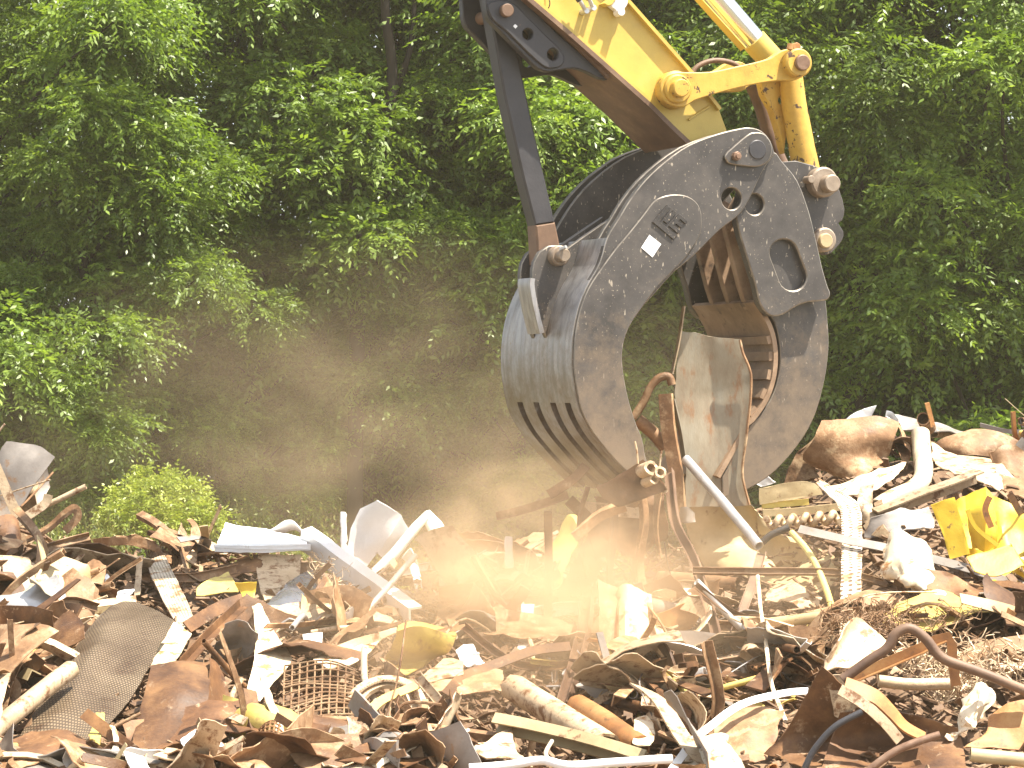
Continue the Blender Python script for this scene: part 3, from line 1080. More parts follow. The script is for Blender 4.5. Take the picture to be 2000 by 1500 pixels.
for i, (px, Y, k, rz, s, lab) in enumerate(TREES):
    first = not any(t[2] == k for t in TREES[:i])
    o = PROTO[k] if first else copy_tree(PROTO[k])
    x = (px - 1000) / F * (Y + D)
    o.location = (x, Y, -2.42)
    o.rotation_euler = (0, 0, rz)
    o.scale = (s, s, s)
    tag(o, lab, 'tree', 'trees in the wood behind the heap')
for (lab, Y, runs) in (
    ('dark slanting forked trunk left of the stay bar', 10.9, [([(690, 900), (700, 560), (718, 420), (744, 300), (766, 150), (752, 10), (760, -120)], .085), ([(720, 410), (650, 300), (600, 180)], .04), ([(756, 210), (800, 100), (812, -40)], .04)]),
    ('straight dark trunk between forked trunk and stay bar', 12.4, [([(850, 900), (862, 340), (882, 210), (890, 90), (908, -60)], .07), ([(880, 220), (930, 130), (944, 40)], .03)]),
    ('thin dark trunk on the left, leaning right', 11.6, [([(300, 900), (312, 560), (322, 420), (300, 330)], .05), ([(318, 430), (270, 380), (240, 300)], .025)]),
    ('slim trunk seen right of the push link', 11.0, [([(1700, 800), (1672, 560), (1690, 300), (1650, 100)], .05), ([(1684, 330), (1730, 220), (1744, 160)], .025)]),
    ('slim bent trunk behind the yellow link', 11.5, [([(1120, 800), (1150, 420), (1140, 220), (1150, 60)], .055), ([(1146, 300), (1180, 200), (1200, 100)], .025)])):
    t_ = None
    for (q_, r_) in runs:
        P_ = [V(x, y, Y + .1 * math.sin(x)) for x, y in q_]
        if t_ is None:
            P_[0].z = -2.5
            t_ = tag(empty('bare_tree', P_[0]), lab, 'tree trunk')
        m = MB()
        sweep(m, cat_loop(P_, 6, False), [(math.cos(a) * r_, math.sin(a) * r_) for a in np.linspace(0, 6.283, 11)[:-1]], taper=lambda s_: 1 - .55 * s_)
        m.build('trunk' if r_ > .045 else 'limb', BARK, t_)
# wood behind, one mass of foliage with bare poles
rng = np.random.default_rng(77)
vv, tt = [], []
for k in range(620):
    c = np.array([rng.uniform(-13, 16), rng.uniform(15.6, 20), rng.uniform(-2.3, 8.0)])
    n = 60
    d = unit(rng.normal(0, 1, (n, 3)))
    v, t = fronds(c + d * np.array([.9, .9, .6]) * rng.random((n, 1)) ** .5, unit(d + rng.normal(0, .4, (n, 3))), .4 * (.7 + .6 * rng.random(n)), 11, .12, .028, rng=rng)
    vv.append(v); tt.append(t)
wood = leaf_object('woodland', np.concatenate(vv), np.concatenate(tt), LEAF)
tag(wood, 'dense green woodland filling the background behind the nearer trees', 'woodland', kind='stuff')
# ------------------------------------------------------------------ scrap that can be told apart
LM = []            # (px, py, phrase) of pieces other labels lean on
_sd = [0]
HULLS = []
STRONG = []


def _pts(pts, lie, dY, Y):
    cx = sum(p[0] for p in pts) / len(pts)
    cy = sum(p[1] for p in pts) / len(pts)
    a = surfY(cx, cy) if Y is None else Y
    out = []
    for p in pts:
        y = a if Y is not None and lie == 0 else a + (surfY(p[0], p[1]) - a) * lie
        if Y is not None and lie:
            y = Y - lie * (p[1] - cy) / 300.0
        y += dY + (p[2] if len(p) > 2 else 0)
        out.append(V(p[0], p[1], min(y, surfY(p[0], p[1]) - .05)))
    return out


def S(name, mat, label, cat, rows, lie=.6, dY=-.16, Y=None, th=.007, cr=.014, rag=.006, lm=None, nu=14, nv=14, cs=3.0, smooth=True, parent=None, group=None):
    flat = [p for r in rows for p in r]
    P = _pts(flat, lie, dY, Y)
    HULLS.append([p[:2] for p in flat])
    STRONG.append(HULLS[-1])
    it = iter(P)
    G = [[next(it) for _ in r] for r in rows]
    _sd[0] += 1
    m = MB()
    patch(m, G, nu, nv, th, cr, cs, rag, _sd[0], smooth)
    o = m.build(name, mat, parent)
    if parent is None:
        tag(o, label, cat, group)
    if lm:
        LM.append((sum(p[0] for p in flat) / len(flat), sum(p[1] for p in flat) / len(flat), lm))
    return o


def B(name, mat, label, cat, path, kind='flat', r=9, lie=.5, dY=-.2, Y=None, roll=0., twist=0., n=5, lm=None, taper=None, wall=.2, ragged=0., wob=.006, parent=None, group=None):
    P = _pts(path, lie, dY, Y)
    if r > 4.5:
        for p, q in zip(path[:-1], path[1:]):
            HULLS.append([(z[0] + a, z[1] + b) for z in (p, q) for a in (-r, r) for b in (-r, r)])
            if r > 6:
                STRONG.append(HULLS[-1])
    if len(P) > 2 and n > 1:
        P = cat_loop(P, n, False)
    elif len(P) == 2:
        P = [P[0].lerp(P[1], k / 8) for k in range(9)]
    _sd[0] += 1
    so = Vector((_sd[0] * 3.3, _sd[0] * 1.7, 0))
    for i, p in enumerate(P):
        q = p * 4 + so
        P[i] = p + Vector((noise.noise(q), noise.noise(q + Vector((9, 0, 0))), noise.noise(q + Vector((0, 9, 0))))) * wob
    rr = r * (P[0].y + D) / F
    m = MB()
    if kind == 'pipe':
        tube(m, P, rr if taper is None else (lambda t: rr * taper(t)), wall, 18, ragged)
    else:
        sweep(m, P, prof(kind, rr), roll, twist, taper=taper, uvlen=True)
    o = m.build(name, mat, parent)
    if parent is None:
        tag(o, label, cat, group)
    if lm:
        LM.append((sum(p[0] for p in path) / len(path), sum(p[1] for p in path) / len(path), lm))
    return o


# ---- left
S('tread_plate', TREAD, 'big grey-brown studded tread plate leaning at the lower left', 'tread plate',
  [[(196, 1200), (236, 1176), (290, 1184), (340, 1214)], [(160, 1246, .12), (205, 1228, -.10), (255, 1238, .03), (312, 1262, .08)], [(118, 1312, .12), (165, 1300, -.10), (220, 1314, .05), (274, 1334, .1)],
   [(66, 1392, .08), (120, 1386, -.07), (178, 1396, .02), (222, 1406, .1)], [(8, 1492), (64, 1494), (106, 1494), (136, 1476)]], lie=.65, dY=-.5, cr=.006, nu=24, nv=32, lm='the tread plate')
S('folded_flap', CREAM, 'bright folded flap on the right edge of the studded tread plate', 'scrap sheet',
  [[(334, 1214), (374, 1236)], [(308, 1266), (350, 1280)], [(288, 1300), (322, 1298)]], lie=1.1, dY=-.42)
S('rust_plate', RUSTD, 'square rust-brown plate standing right of the studded tread plate', 'scrap plate',
  [[(296, 1302), (350, 1296), (412, 1294)], [(284, 1350), (345, 1345, -.04), (408, 1350)], [(270, 1400), (336, 1400, -.05), (404, 1400)], [(256, 1466), (330, 1462), (400, 1448)]], lie=.4, dY=-.5, cr=.012, nu=18, nv=18, lm='the square rust plate')
S('curved_flap', RUSTD, 'curved dark flap folding back behind the square rust plate', 'scrap sheet',
  [[(411, 1284), (428, 1300, .1), (449, 1362, .2)], [(408, 1350), (424, 1370, .1), (438, 1392, .18)], [(402, 1424), (408, 1426, .05), (414, 1428, .1)]], lie=.2, dY=-.42)
S('pale_sheet', PALE, 'pale blue-green panel standing upright near the left edge', 'panel',
  [[(6, 1086), (40, 1094), (66, 1110)], [(4, 1160, -.03), (36, 1170), (66, 1180)], [(0, 1236), (34, 1246), (64, 1254)]], lie=.45, dY=-.3, cr=.02, lm='the pale upright panel')
B('bent_channel', RUST, 'long rusty channel arching up from the left edge', 'channel', [(-20, 1160), (14, 1124), (60, 1086), (118, 1066), (176, 1050)], 'channel', 11, lie=.4, dY=-.35, roll=.6, lm='the arched channel')
B('scrap_pipe', TAN, 'thin pipe with a collar pointing up right above the left heap', 'pipe', [(30, 1018), (84, 990), (168, 950)], 'pipe', 5.5, lie=0, dY=0, Y=1.5)
B('steel_strip', TAN, 'straight flat strip leaning at the very left edge', 'strip', [(-10, 905), (16, 968), (42, 1024)], 'flat', 10, lie=0, dY=0, Y=1.3, roll=1.2)
B('twisted_strip', RUST, 'wavy rusty strip curling up beside the light green shrub', 'strip', [(52, 1054), (96, 1030), (128, 1002), (146, 992), (150, 1012), (126, 1038)], 'flat', 8, lie=0, dY=0, Y=1.55, roll=.8, twist=1.0)
B('steel_strip', TAN, 'pale bent strip under the collared pipe at upper left', 'strip', [(20, 1030), (60, 1004), (88, 984), (94, 966)], 'flat', 9, lie=0, dY=0, Y=1.4, roll=1.3)
S('rust_box_side', RUSTD, 'dark rusty box side at the left edge of the crest', 'scrap plate', [[(-12, 1012), (24, 1010), (34, 1040)], [(-10, 1050, -.05), (26, 1050, -.08), (42, 1062)], [(-6, 1088), (26, 1082), (44, 1072)]], lie=.2, dY=-.3)
S('curled_sheet', RUSTD, 'dark curled sheet hanging below the shrub, underside in shade', 'scrap sheet', [[(130, 1068), (190, 1062), (250, 1086), (300, 1118)], [(134, 1084, .1), (194, 1088, .12), (250, 1112, .12), (308, 1138, .1)], [(150, 1098, .2), (200, 1106, .22), (252, 1128, .22), (300, 1146, .2)]], lie=-.1, dY=-.5, cr=.02, lm='the dark curled sheet')
S('torn_sheet', RUST, 'torn rusty sheet with a lit top edge in front of the shrub', 'scrap sheet', [[(176, 1056), (240, 1046), (290, 1052), (330, 1092)], [(180, 1072), (244, 1064), (292, 1076), (340, 1108)]], lie=.5, dY=-.3, cr=.03, rag=.02)
B('rust_beam', RUST, 'rust brown flat beam running right from under the curled sheet', 'beam', [(300, 1128), (380, 1128), (464, 1110)], 'channel', 9, lie=.5, dY=-.35, roll=1.3)
S('white_folded_sheet', WHITE, 'crumpled white sheet just above the top of the tread plate', 'scrap sheet', [[(206, 1128), (226, 1150), (262, 1160)], [(198, 1160, -.1), (228, 1166, -.05), (258, 1168, -.1)], [(190, 1186), (226, 1182), (250, 1176)]], lie=.9, dY=-.3, cr=.03)
B('steel_rod', GREYS, 'dark straight rod sloping down toward the tread plate top', 'rod', [(76, 1100), (130, 1152), (190, 1212)], 'round', 6, lie=.4, dY=-.42)
S('perforated_strip', PERF, 'broad perforated strip leaning between beam and tread plate', 'perforated strip', [[(284, 1098), (322, 1086)], [(300, 1136), (346, 1134)], [(322, 1180), (366, 1176)], [(350, 1230), (382, 1218)]], lie=.85, dY=-.36, cr=.008)
S('strip_edge', TAN, 'tall narrow strip standing on the top corner of the tread plate', 'strip', [[(268, 1088), (280, 1086)], [(264, 1130), (276, 1130)], [(262, 1166), (274, 1166)]], lie=.1, dY=-.4)
S('white_sheet', WHITE, 'broad white sheet with a folded front lip on the left crest', 'white sheet', [[(440, 1022, .4), (520, 1034, .4), (596, 1052, .3)], [(432, 1044, .15), (514, 1052, .15), (600, 1064, .1)], [(420, 1070, -.1), (510, 1072, -.1), (602, 1072, -.1)]], lie=0, dY=0, Y=1.25, cr=.008, smooth=False, lm='the broad white sheet')
S('white_lip', WHITE, 'rolled white lip along the broad white sheet', 'trim', [[(418, 1064, -.05), (512, 1066, -.05), (606, 1062, -.05)], [(420, 1078, -.04), (512, 1080, -.04), (606, 1074, -.04)]], lie=0, dY=0, Y=1.2, cr=.004)
S('white_gable', WHITE, 'white peaked sheet rising behind the broad white sheet', 'white sheet', [[(528, 1036), (568, 1016), (600, 1050)], [(548, 1044, .1), (578, 1036, .1), (602, 1056, .05)]], lie=0, dY=0, Y=1.6, cr=.006)
B('white_channel', WHITE, 'long white channel sloping down right from the white sheet', 'channel', [(596, 1050, .5), (700, 1126, .1), (812, 1208, -.3)], 'channel', 22, lie=0, dY=0, Y=1.0, roll=-1.3, lm='the long white channel')
S('grey_flange', GREYS, 'grey-brown flange plate along the right of the white channel', 'flange', [[(728, 1134), (776, 1148), (822, 1166)], [(744, 1168), (776, 1182), (800, 1198)]], lie=0, dY=.1, Y=.7, cr=.006)
S('olive_sheet', YELG, 'yellow-olive torn sheet below the white lip', 'scrap sheet', [[(386, 1146), (420, 1128), (446, 1118)], [(384, 1160), (424, 1158), (466, 1158)]], lie=.5, dY=-.3)
S('yellow_plate', YEL, 'small yellow panel standing in shade left of the cream plank', 'panel', [[(458, 1138), (502, 1136)], [(472, 1162), (498, 1162)], [(480, 1194), (490, 1190)]], lie=0, dY=-.35)
S('mottled_plate', TAN, 'mottled beige plate standing below the broad white sheet', 'scrap plate', [[(504, 1084), (588, 1080)], [(502, 1124), (586, 1120)], [(516, 1178), (580, 1144)]], lie=.25, dY=-.35, cr=.012)
S('blue_steel_sheet', BLUE, 'shiny blue-grey sheet below the mottled beige plate', 'scrap sheet', [[(560, 1140), (606, 1116), (614, 1140)], [(536, 1168), (580, 1150), (612, 1162)], [(514, 1188), (528, 1206), (560, 1196)]], lie=.8, dY=-.4, cr=.03, lm='the blue-grey sheet')
S('cream_plank', CREAM, 'tall cream plank tapering down, right of the square rust plate', 'plank', [[(492, 1190), (508, 1178), (516, 1200)], [(500, 1240), (520, 1236), (544, 1248)], [(496, 1290), (530, 1284), (570, 1288)], [(484, 1340), (512, 1330), (540, 1326)], [(474, 1386), (490, 1384), (502, 1376)]], lie=.75, dY=-.5, cr=.018, lm='the cream plank')
B('scrap_pipe', TAN, 'big tan pipe along the lower left side of the tread plate', 'pipe', [(-20, 1434), (64, 1364), (140, 1306)], 'pipe', 19, lie=.5, dY=-.62, ragged=.2, lm='the big tan pipe')
m_ = MB(); c_ = V(8, 1346, surfY(8, 1346) - .3)
tube(m_, [c_ + Vector((.02, -.06, 0)), c_ + Vector((-.02, .03, 0))], .085, .55, 22)
tag(m_.build('hub_ring', RUST), 'thick rusty ring at the left edge above the big tan pipe', 'ring')
B('red_strip', RUSTD, 'dark red strip crossing above the square rust plate', 'strip', [(366, 1226), (420, 1192), (476, 1170)], 'flat', 13, lie=.5, dY=-.45, roll=.9)
B('rust_bar', RUSTD, 'dark bar reaching from the rust plate up to the yellow panel', 'bar', [(352, 1304), (410, 1240), (474, 1178)], 'angle', 9, lie=.4, dY=-.55)
S('white_card', WHITE, 'small square white tile on the brown sheets', 'tile', [[(592, 1240), (630, 1236)], [(594, 1266), (630, 1264)]], lie=.35, dY=-.45, cr=.004, nu=6, nv=6, th=.015)
B('angle_iron', TAN, 'pale angle iron lying along the bottom edge under the mesh', 'angle iron', [(476, 1490), (504, 1466), (560, 1468), (632, 1478)], 'angle', 11, lie=.6, dY=-.5, roll=2.2, n=3)
S('yellow_torn_piece', YELG, 'torn yellow scrap at the lower tip of the tread plate', 'scrap piece', [[(188, 1390), (206, 1394)], [(178, 1420), (200, 1424)], [(172, 1440), (194, 1458)]], lie=.9, dY=-.6, rag=.02)
S('curled_strip', CREAM, 'upright curled strip between tread plate and rust plate', 'strip', [[(214, 1416), (224, 1420)], [(222, 1450), (232, 1452)], [(210, 1486), (224, 1496)]], lie=.5, dY=-.6)
S('white_triangle', WHITE, 'white torn triangle at the bottom below the rust plate', 'scrap piece', [[(242, 1470), (280, 1474)], [(256, 1506), (296, 1510)]], lie=1.0, dY=-.6)
S('tan_offcut', TAN, 'pale pointed offcut below the square rust plate', 'scrap piece', [[(326, 1460), (346, 1464), (400, 1482)], [(300, 1484), (350, 1488), (396, 1490)]], lie=1.1, dY=-.55)
S('twisted_strip', CREAM, 'twisted upright slat in front of the wire grid', 'slat', [[(506, 1322), (514, 1324)], [(518, 1372, -.04), (532, 1366)], [(534, 1410), (550, 1408, -.05)], [(546, 1464), (558, 1464)]], lie=.5, dY=-.62, cr=.02)


def grid(name, mat, label, cat, quad, nu, nv, r, lie, dY, lm=None, bend=.03):
    P = _pts(quad, lie, dY, None)
    HULLS.append([p[:2] for p in quad])
    STRONG.append(HULLS[-1])
    m = MB()

    def at(u, v):
        p = P[0].lerp(P[1], u).lerp(P[3].lerp(P[2], u), v)
        return p + Vector((0, 0, bend * noise.noise(p * 4))) + Vector((0, -.03 * math.sin(u * 3.1), .05 * math.sin(u * 3.14)))
    for i in range(nu + 1):
        sweep(m, [at(i / nu, k / 8) for k in range(9)], prof('rod', r))
    for j in range(nv + 1):
        sweep(m, [at(k / 8, j / nv) + Vector((0, -r * 1.6, r * .5)) for k in range(9)], prof('rod', r))
    o = tag(m.build(name, mat), label, cat)
    if lm:
        LM.append((sum(p[0] for p in quad) / 4, sum(p[1] for p in quad) / 4, lm))
    return o


grid('wire_grid', RUST, 'rusty square-mesh wire grid right of the cream plank', 'wire grid', [(556, 1304), (722, 1316), (716, 1402), (552, 1424)], 11, 12, .005, .95, -.4, 'the wire grid')
grid('wire_grid', RUSTD, 'small dark scrap of wire mesh under the twisted slat', 'wire grid', [(506, 1400), (572, 1398), (560, 1450), (500, 1452)], 7, 9, .005, .95, -.35)

# ---- centre
b_ = tag(empty('white_bin', V(720, 1090, 2.1)), 'tall white crumpled metal bin standing on the crest', 'bin')
S('side', WHITE, None, None, [[(704, 994, .8), (736, 976, 1.0), (784, 1006, 1.0)], [(686, 1030, .4), (722, 1036, .45), (762, 1044, .55)], [(678, 1070, .02), (706, 1078, .02), (738, 1080, .1)], [(676, 1104, -.1), (694, 1108, -.1), (712, 1112, -.05)]], lie=0, dY=0, Y=2.1, cr=.006, smooth=False, parent=b_)
S('side', WHITE, None, None, [[(784, 1006, 1.0), (800, 1040, 1.1)], [(762, 1044, .55), (776, 1062, .7)], [(738, 1080, .1), (748, 1092, .25)]], lie=0, dY=.01, Y=2.1, cr=.005, smooth=False, parent=b_)
LM.append((720, 1040, 'the white bin'))
du = tag(empty('bent_duct', V(820, 1130, 2.0)), 'white flattened duct bent into an upside-down V on the crest', 'duct')
fl_ = lambda rp: [(rp * math.cos(a), rp * .55 * math.sin(a)) for a in np.linspace(0, 6.283, 13)[:-1]]
m_ = MB(); sweep(m_, [V(724, 1128, 1.7), V(770, 1082, 1.85), V(812, 1030, 2.0), V(834, 1006, 2.1)], fl_(.062), roll=.9, taper=lambda t: 1.1 - .3 * t ** 3); m_.build('limb', WHITE, du)
m_ = MB(); sweep(m_, [V(830, 1002, 2.1), V(848, 1026, 2.1), V(880, 1078, 2.0), V(914, 1132, 1.9)], fl_(.06), roll=-.6, taper=lambda t: .7 + .35 * min(1, t * 3)); m_.build('limb', WHITE, du)
LM.append((830, 1060, 'the bent white duct'))
S('white_flap', WHITE, 'white pointed flap hanging beside the bent duct', 'scrap piece', [[(784, 1088), (800, 1070), (812, 1086)], [(800, 1110), (808, 1104), (820, 1120)], [(814, 1160), (818, 1140), (826, 1150)]], lie=0, dY=0, Y=1.9, cr=.006)
S('white_post', WHITE, 'thin white post standing left of the white bin', 'post', [[(666, 1000), (675, 1000)], [(667, 1050), (676, 1050)], [(668, 1104), (677, 1104)]], lie=0, dY=0, Y=2.0, th=.02, cr=.002)
S('crumpled_can', CREAM, 'crumpled cream can beside the foot of the bent duct', 'can', [[(856, 1126, .05), (876, 1118), (900, 1118), (922, 1130, .08)], [(856, 1146, .05), (878, 1146), (902, 1144), (918, 1150, .08)]], lie=0, dY=-.1, Y=.9, cr=.012)
S('brown_plate', RUST, 'tilted brown plate in dust right of the grey flange', 'scrap plate', [[(858, 1148), (896, 1142), (934, 1134)], [(856, 1182), (886, 1180), (908, 1174)], [(850, 1216), (866, 1216), (882, 1212)]], lie=-.2, dY=-.3)
S('olive_trough', YELG, 'yellow-olive folded trough with a lit top flange, mid heap', 'trough', [[(776, 1230), (814, 1222, .04), (852, 1230, .05), (890, 1246, .04)], [(764, 1262, .03), (808, 1262), (850, 1262), (880, 1268)], [(752, 1290, .1), (790, 1300, .06), (822, 1292, .06), (862, 1278, .06)], [(780, 1318, .16), (794, 1322, .16), (814, 1310, .14), (838, 1294, .14)]], lie=-.15, dY=-.45, cr=.012, lm='the olive trough')
S('olive_flange', YELG, 'bright flange strip along the top of the olive trough', 'flange', [[(778, 1222), (820, 1214), (892, 1236)], [(776, 1232), (820, 1226), (890, 1250)]], lie=1.6, dY=-.42, cr=.006)
S('tan_wedge', TAN, 'long tan wedge sheet pointing right toward the olive trough', 'scrap sheet', [[(600, 1294), (680, 1254), (776, 1226)], [(616, 1306), (690, 1270), (774, 1238)]], lie=.1, dY=-.4, cr=.012)
S('tan_wedge', CREAM, 'lower lit wedge sheet above the wire grid', 'scrap sheet', [[(612, 1294), (680, 1268), (744, 1240)], [(640, 1306), (690, 1296), (746, 1250)]], lie=.9, dY=-.5, cr=.012)
S('white_stake', WHITE, 'short white stake upright in the dust left of the tines', 'stake', [[(988, 1048), (1000, 1048)], [(986, 1080), (1001, 1080)], [(988, 1110), (1003, 1110)]], lie=0, dY=0, Y=.8, th=.015, cr=.003)
S('brown_stump', RUST, 'brown plate under the short white stake', 'scrap plate', [[(986, 1112), (1006, 1110)], [(984, 1140), (1006, 1144)], [(976, 1176), (1012, 1178)]], lie=.1, dY=0, Y=.78)
S('white_upright', WHITE, 'white upright board behind the thin bent rod', 'board', [[(1020, 1180), (1044, 1180)], [(1016, 1226), (1040, 1226)], [(1010, 1278), (1034, 1270)]], lie=.3, dY=-.3, cr=.006)
B('thin_rod', TAN, 'thin wavy rod standing in front of the white upright board', 'rod', [(1034, 1076), (1024, 1130), (1020, 1174), (1030, 1230), (1038, 1262), (1042, 1326)], 'rod', 4, lie=.7, dY=-.5, wob=.01)
B('arched_strip', RUSTD, 'dark arched strip sweeping across the dusty middle', 'strip', [(872, 1358), (910, 1320), (972, 1296), (1040, 1272), (1114, 1262)], 'flat', 12, lie=.6, dY=-.5, roll=.5, lm='the dark arched strip')
B('channel_post', WEAR, 'dark brown channel post leaning in the middle foreground', 'post', [(1148, 1160), (1142, 1220), (1126, 1292), (1098, 1382)], 'channel', 12, lie=.8, dY=-.62, roll=.4, lm='the leaning channel post')
B('large_pipe', TAN, 'thick tan pipe with a ragged end lying in the foreground', 'pipe', [(1002, 1342), (1080, 1392), (1188, 1460)], 'pipe', 27, lie=.75, dY=-.55, ragged=.35, lm='the thick tan pipe')
B('large_pipe', RUSTO, 'shorter orange-tan pipe right of the thick tan pipe', 'pipe', [(1128, 1378), (1180, 1410), (1250, 1458)], 'pipe', 23, lie=.75, dY=-.5, ragged=.2)
m_ = MB()
sp = []
for k in range(90):
    t = k / 89
    a = t * 4.2 * 2 * math.pi
    c = V(1110 + 110 * t, 1384 - 16 * t, -1.2)
    sp.append(c + Vector((0, .09 * math.sin(a), .10 * math.cos(a))))
sweep(m_, sp, prof('flat', .022), roll=1.5)
tag(m_.build('coil_spring', TAN), 'wide flat coil spring behind the two fat pipes', 'spring')
B('shovel_handle', YELG, 'slim tan rod with a pale yellow blade at its lower end', 'rod', [(1184, 1262), (1216, 1330), (1250, 1404)], 'rod', 5, lie=.4, dY=-.5)
S('yellow_scoop', CREAM, 'pale yellow blade shape in front of the orange-tan pipe', 'blade', [[(1240, 1400), (1262, 1396), (1276, 1416)], [(1238, 1426), (1258, 1430), (1278, 1440)], [(1236, 1450), (1252, 1456), (1268, 1456)]], lie=.9, dY=-.55, cr=.01)
B('steel_beam', OCHRE, 'long brown beam lying below the fat pipes', 'beam', [(968, 1412), (1100, 1440), (1262, 1486)], 'channel', 20, lie=.5, dY=-.62, roll=2.4, lm='the long brown beam')
B('white_pipe', WHITE, 'white dented pipe lying along the bottom edge', 'pipe', [(916, 1500), (990, 1494), (1058, 1484), (1110, 1494), (1200, 1490), (1312, 1482)], 'pipe', 9, lie=.6, dY=-.7, lm='the white dented pipe')
B('rust_bar', RUST, 'red-brown flat bar lying across the lower middle', 'bar', [(630, 1408), (760, 1416), (972, 1440)], 'square', 8, lie=.6, dY=-.55, roll=.3)
B('cream_tube', CREAM, 'kinked cream tube standing right of the wire grid', 'tube', [(712, 1266), (710, 1300), (714, 1332), (738, 1380)], 'round', 6.5, lie=.6, dY=-.6)
m_ = MB()
P_ = cat_loop(_pts([(690, 1372), (714, 1346), (756, 1332), (800, 1346), (822, 1390)], .3, -.55, None), 8, False)
sweep(m_, P_, [(-.012, -.05), (.012, -.05), (.012, .05), (-.012, .05)], roll=.2)
for k in range(0, len(P_), 1):
    p = P_[k]
    cyl(m_, p + Vector((0, -.055, .012)), Vector((0, 1, 0)), .008, .11, 6)
tag(m_.build('toothed_band', TAN), 'curved toothed belt arching beside the wire grid', 'belt')
B('yellow_band', YELG, 'yellow-brown bent band inside the toothed belt arch', 'band', [(660, 1460), (704, 1410), (740, 1372), (790, 1348), (812, 1338)], 'flat', 10, lie=.5, dY=-.6, roll=.5)
B('rail_bar', TAN, 'double-edged tan rail sloping down to the bottom centre', 'rail', [(816, 1320), (862, 1378), (910, 1474)], 'channel', 10, lie=.6, dY=-.62, roll=.7)
B('rust_bar', RUSTD, 'rusty twisted bar beside the double-edged rail', 'bar', [(868, 1356), (886, 1404), (924, 1462)], 'angle', 11, lie=.6, dY=-.55, twist=1.0)
S('white_scrap', WHITE, 'bright white curled scrap right of the olive trough', 'scrap piece', [[(890, 1268), (916, 1254), (930, 1268)], [(896, 1282), (920, 1272), (940, 1288)], [(912, 1296), (930, 1292), (950, 1302)]], lie=1.2, dY=-.4, cr=.03)
S('pink_sheet', TAN, 'smooth pinkish tan panel under the white curled scrap', 'panel', [[(826, 1316), (872, 1284), (906, 1292)], [(830, 1330), (872, 1326), (904, 1322)]], lie=.9, dY=-.4, cr=.02)
S('white_cone', WHITE, 'white domed cap behind the leaning channel post', 'cap', [[(1100, 1312), (1118, 1298), (1132, 1292), (1148, 1298), (1164, 1312)], [(1098, 1318), (1118, 1318, -.06), (1132, 1318, -.08), (1148, 1318, -.06), (1166, 1318)]], lie=.4, dY=-.35, cr=.006)
m_ = MB()
tube(m_, [V(1236, 1182, -.45), V(1290, 1194, -.55), V(1368, 1206, -.6)], lambda t: .062 + .012 * math.sin(5 * t), .12, 20, .5)
tag(m_.build('crumpled_drum', GREYS), 'crumpled grey-brown cylinder below the hanging scrap', 'drum')
LM.append((1300, 1195, 'the crumpled grey cylinder'))
B('scrap_pipe', CREAM, 'short cream pipe below the crumpled grey cylinder', 'pipe', [(1206, 1243), (1260, 1246), (1324, 1252)], 'pipe', 11, lie=.3, dY=-.4)
B('square_post', OCHRE, 'short square post standing on the red-brown bar', 'post', [(831, 1366), (828, 1400), (822, 1444)], 'square', 6, lie=.1, dY=-.68)
S('pale_sheet', TAN, 'pale folded sheet at bottom centre with scalloped edge', 'scrap sheet', [[(930, 1454), (966, 1440), (1000, 1426)], [(926, 1468), (970, 1464), (1008, 1462)], [(950, 1482), (990, 1480), (1040, 1490)]], lie=.9, dY=-.62, cr=.02)
B('hooked_wire', CREAM, 'short hooked wire on the white dented pipe', 'wire', [(1078, 1446), (1066, 1468), (1070, 1484)], 'rod', 4, lie=.2, dY=-.75)

# ---- held in the jaws or hanging from them, plus shadow shafts built as dark solids
S('pale_plate', PALE, 'tall pale rust-streaked plate gripped upright between the jaws', 'plate',
  [[(1332, 646), (1390, 656), (1447, 664)], [(1322, 710), (1392, 712, .03), (1460, 716)], [(1318, 770), (1392, 774, .05), (1467, 748)], [(1334, 850), (1398, 850, .03), (1459, 846)], [(1340, 930), (1400, 930), (1450, 924)], [(1336, 990), (1400, 990), (1466, 988)]], lie=0, dY=0, Y=.42, cr=.0018, smooth=False, rag=.008, nu=22, nv=30, th=.012, lm='the gripped pale plate')
B('edge_rib', RUST, 'thin rusty rib along the right rim of the gripped plate', 'rib', [(1446, 664), (1452, 690), (1464, 720), (1467, 750), (1459, 846), (1450, 924), (1464, 986)], 'rod', 3, lie=0, dY=-.02, Y=.41)
B('flat_pole', TAN, 'narrow pole rising above the left edge of the gripped plate', 'pole', [(1335, 598), (1326, 660), (1312, 730)], 'flat', 9, lie=0, dY=0, Y=.36, roll=1.35)
B('rust_hook_pipe', RUST, 'rusty pipe bent into a hook inside the jaws', 'pipe', [(1236, 816), (1256, 786), (1270, 756), (1288, 738), (1306, 736), (1312, 752)], 'round', 8, lie=0, dY=0, Y=.33)
B('hanging_bar', RUST, 'rusty upright bar in front of the gripped plate, inside the jaws', 'bar', [(1300, 770), (1306, 840), (1318, 910), (1326, 1000)], 'channel', 13, lie=0, dY=0, Y=.28, roll=.3)
B('pale_sliver', PALE, 'pale green sliver between hanging bar and gripped plate', 'strip', [(1314, 780), (1328, 840), (1338, 900)], 'flat', 9, lie=0, dY=0, Y=.34, roll=1.2)
B('dented_tube', RUST, 'short dented tube crossing behind the hanging bar', 'tube', [(1244, 820), (1276, 846), (1300, 874)], 'round', 13, lie=0, dY=0, Y=.4)
S('gripped_bracket', RUSTD, 'dark rusty bracket plate sticking out left of the hanging bar', 'bracket', [[(1164, 952), (1208, 928), (1256, 898)], [(1180, 974), (1226, 960), (1286, 930)], [(1206, 990), (1246, 978), (1304, 956)]], lie=0, dY=0, Y=-.16, cr=.012)
m_ = MB()
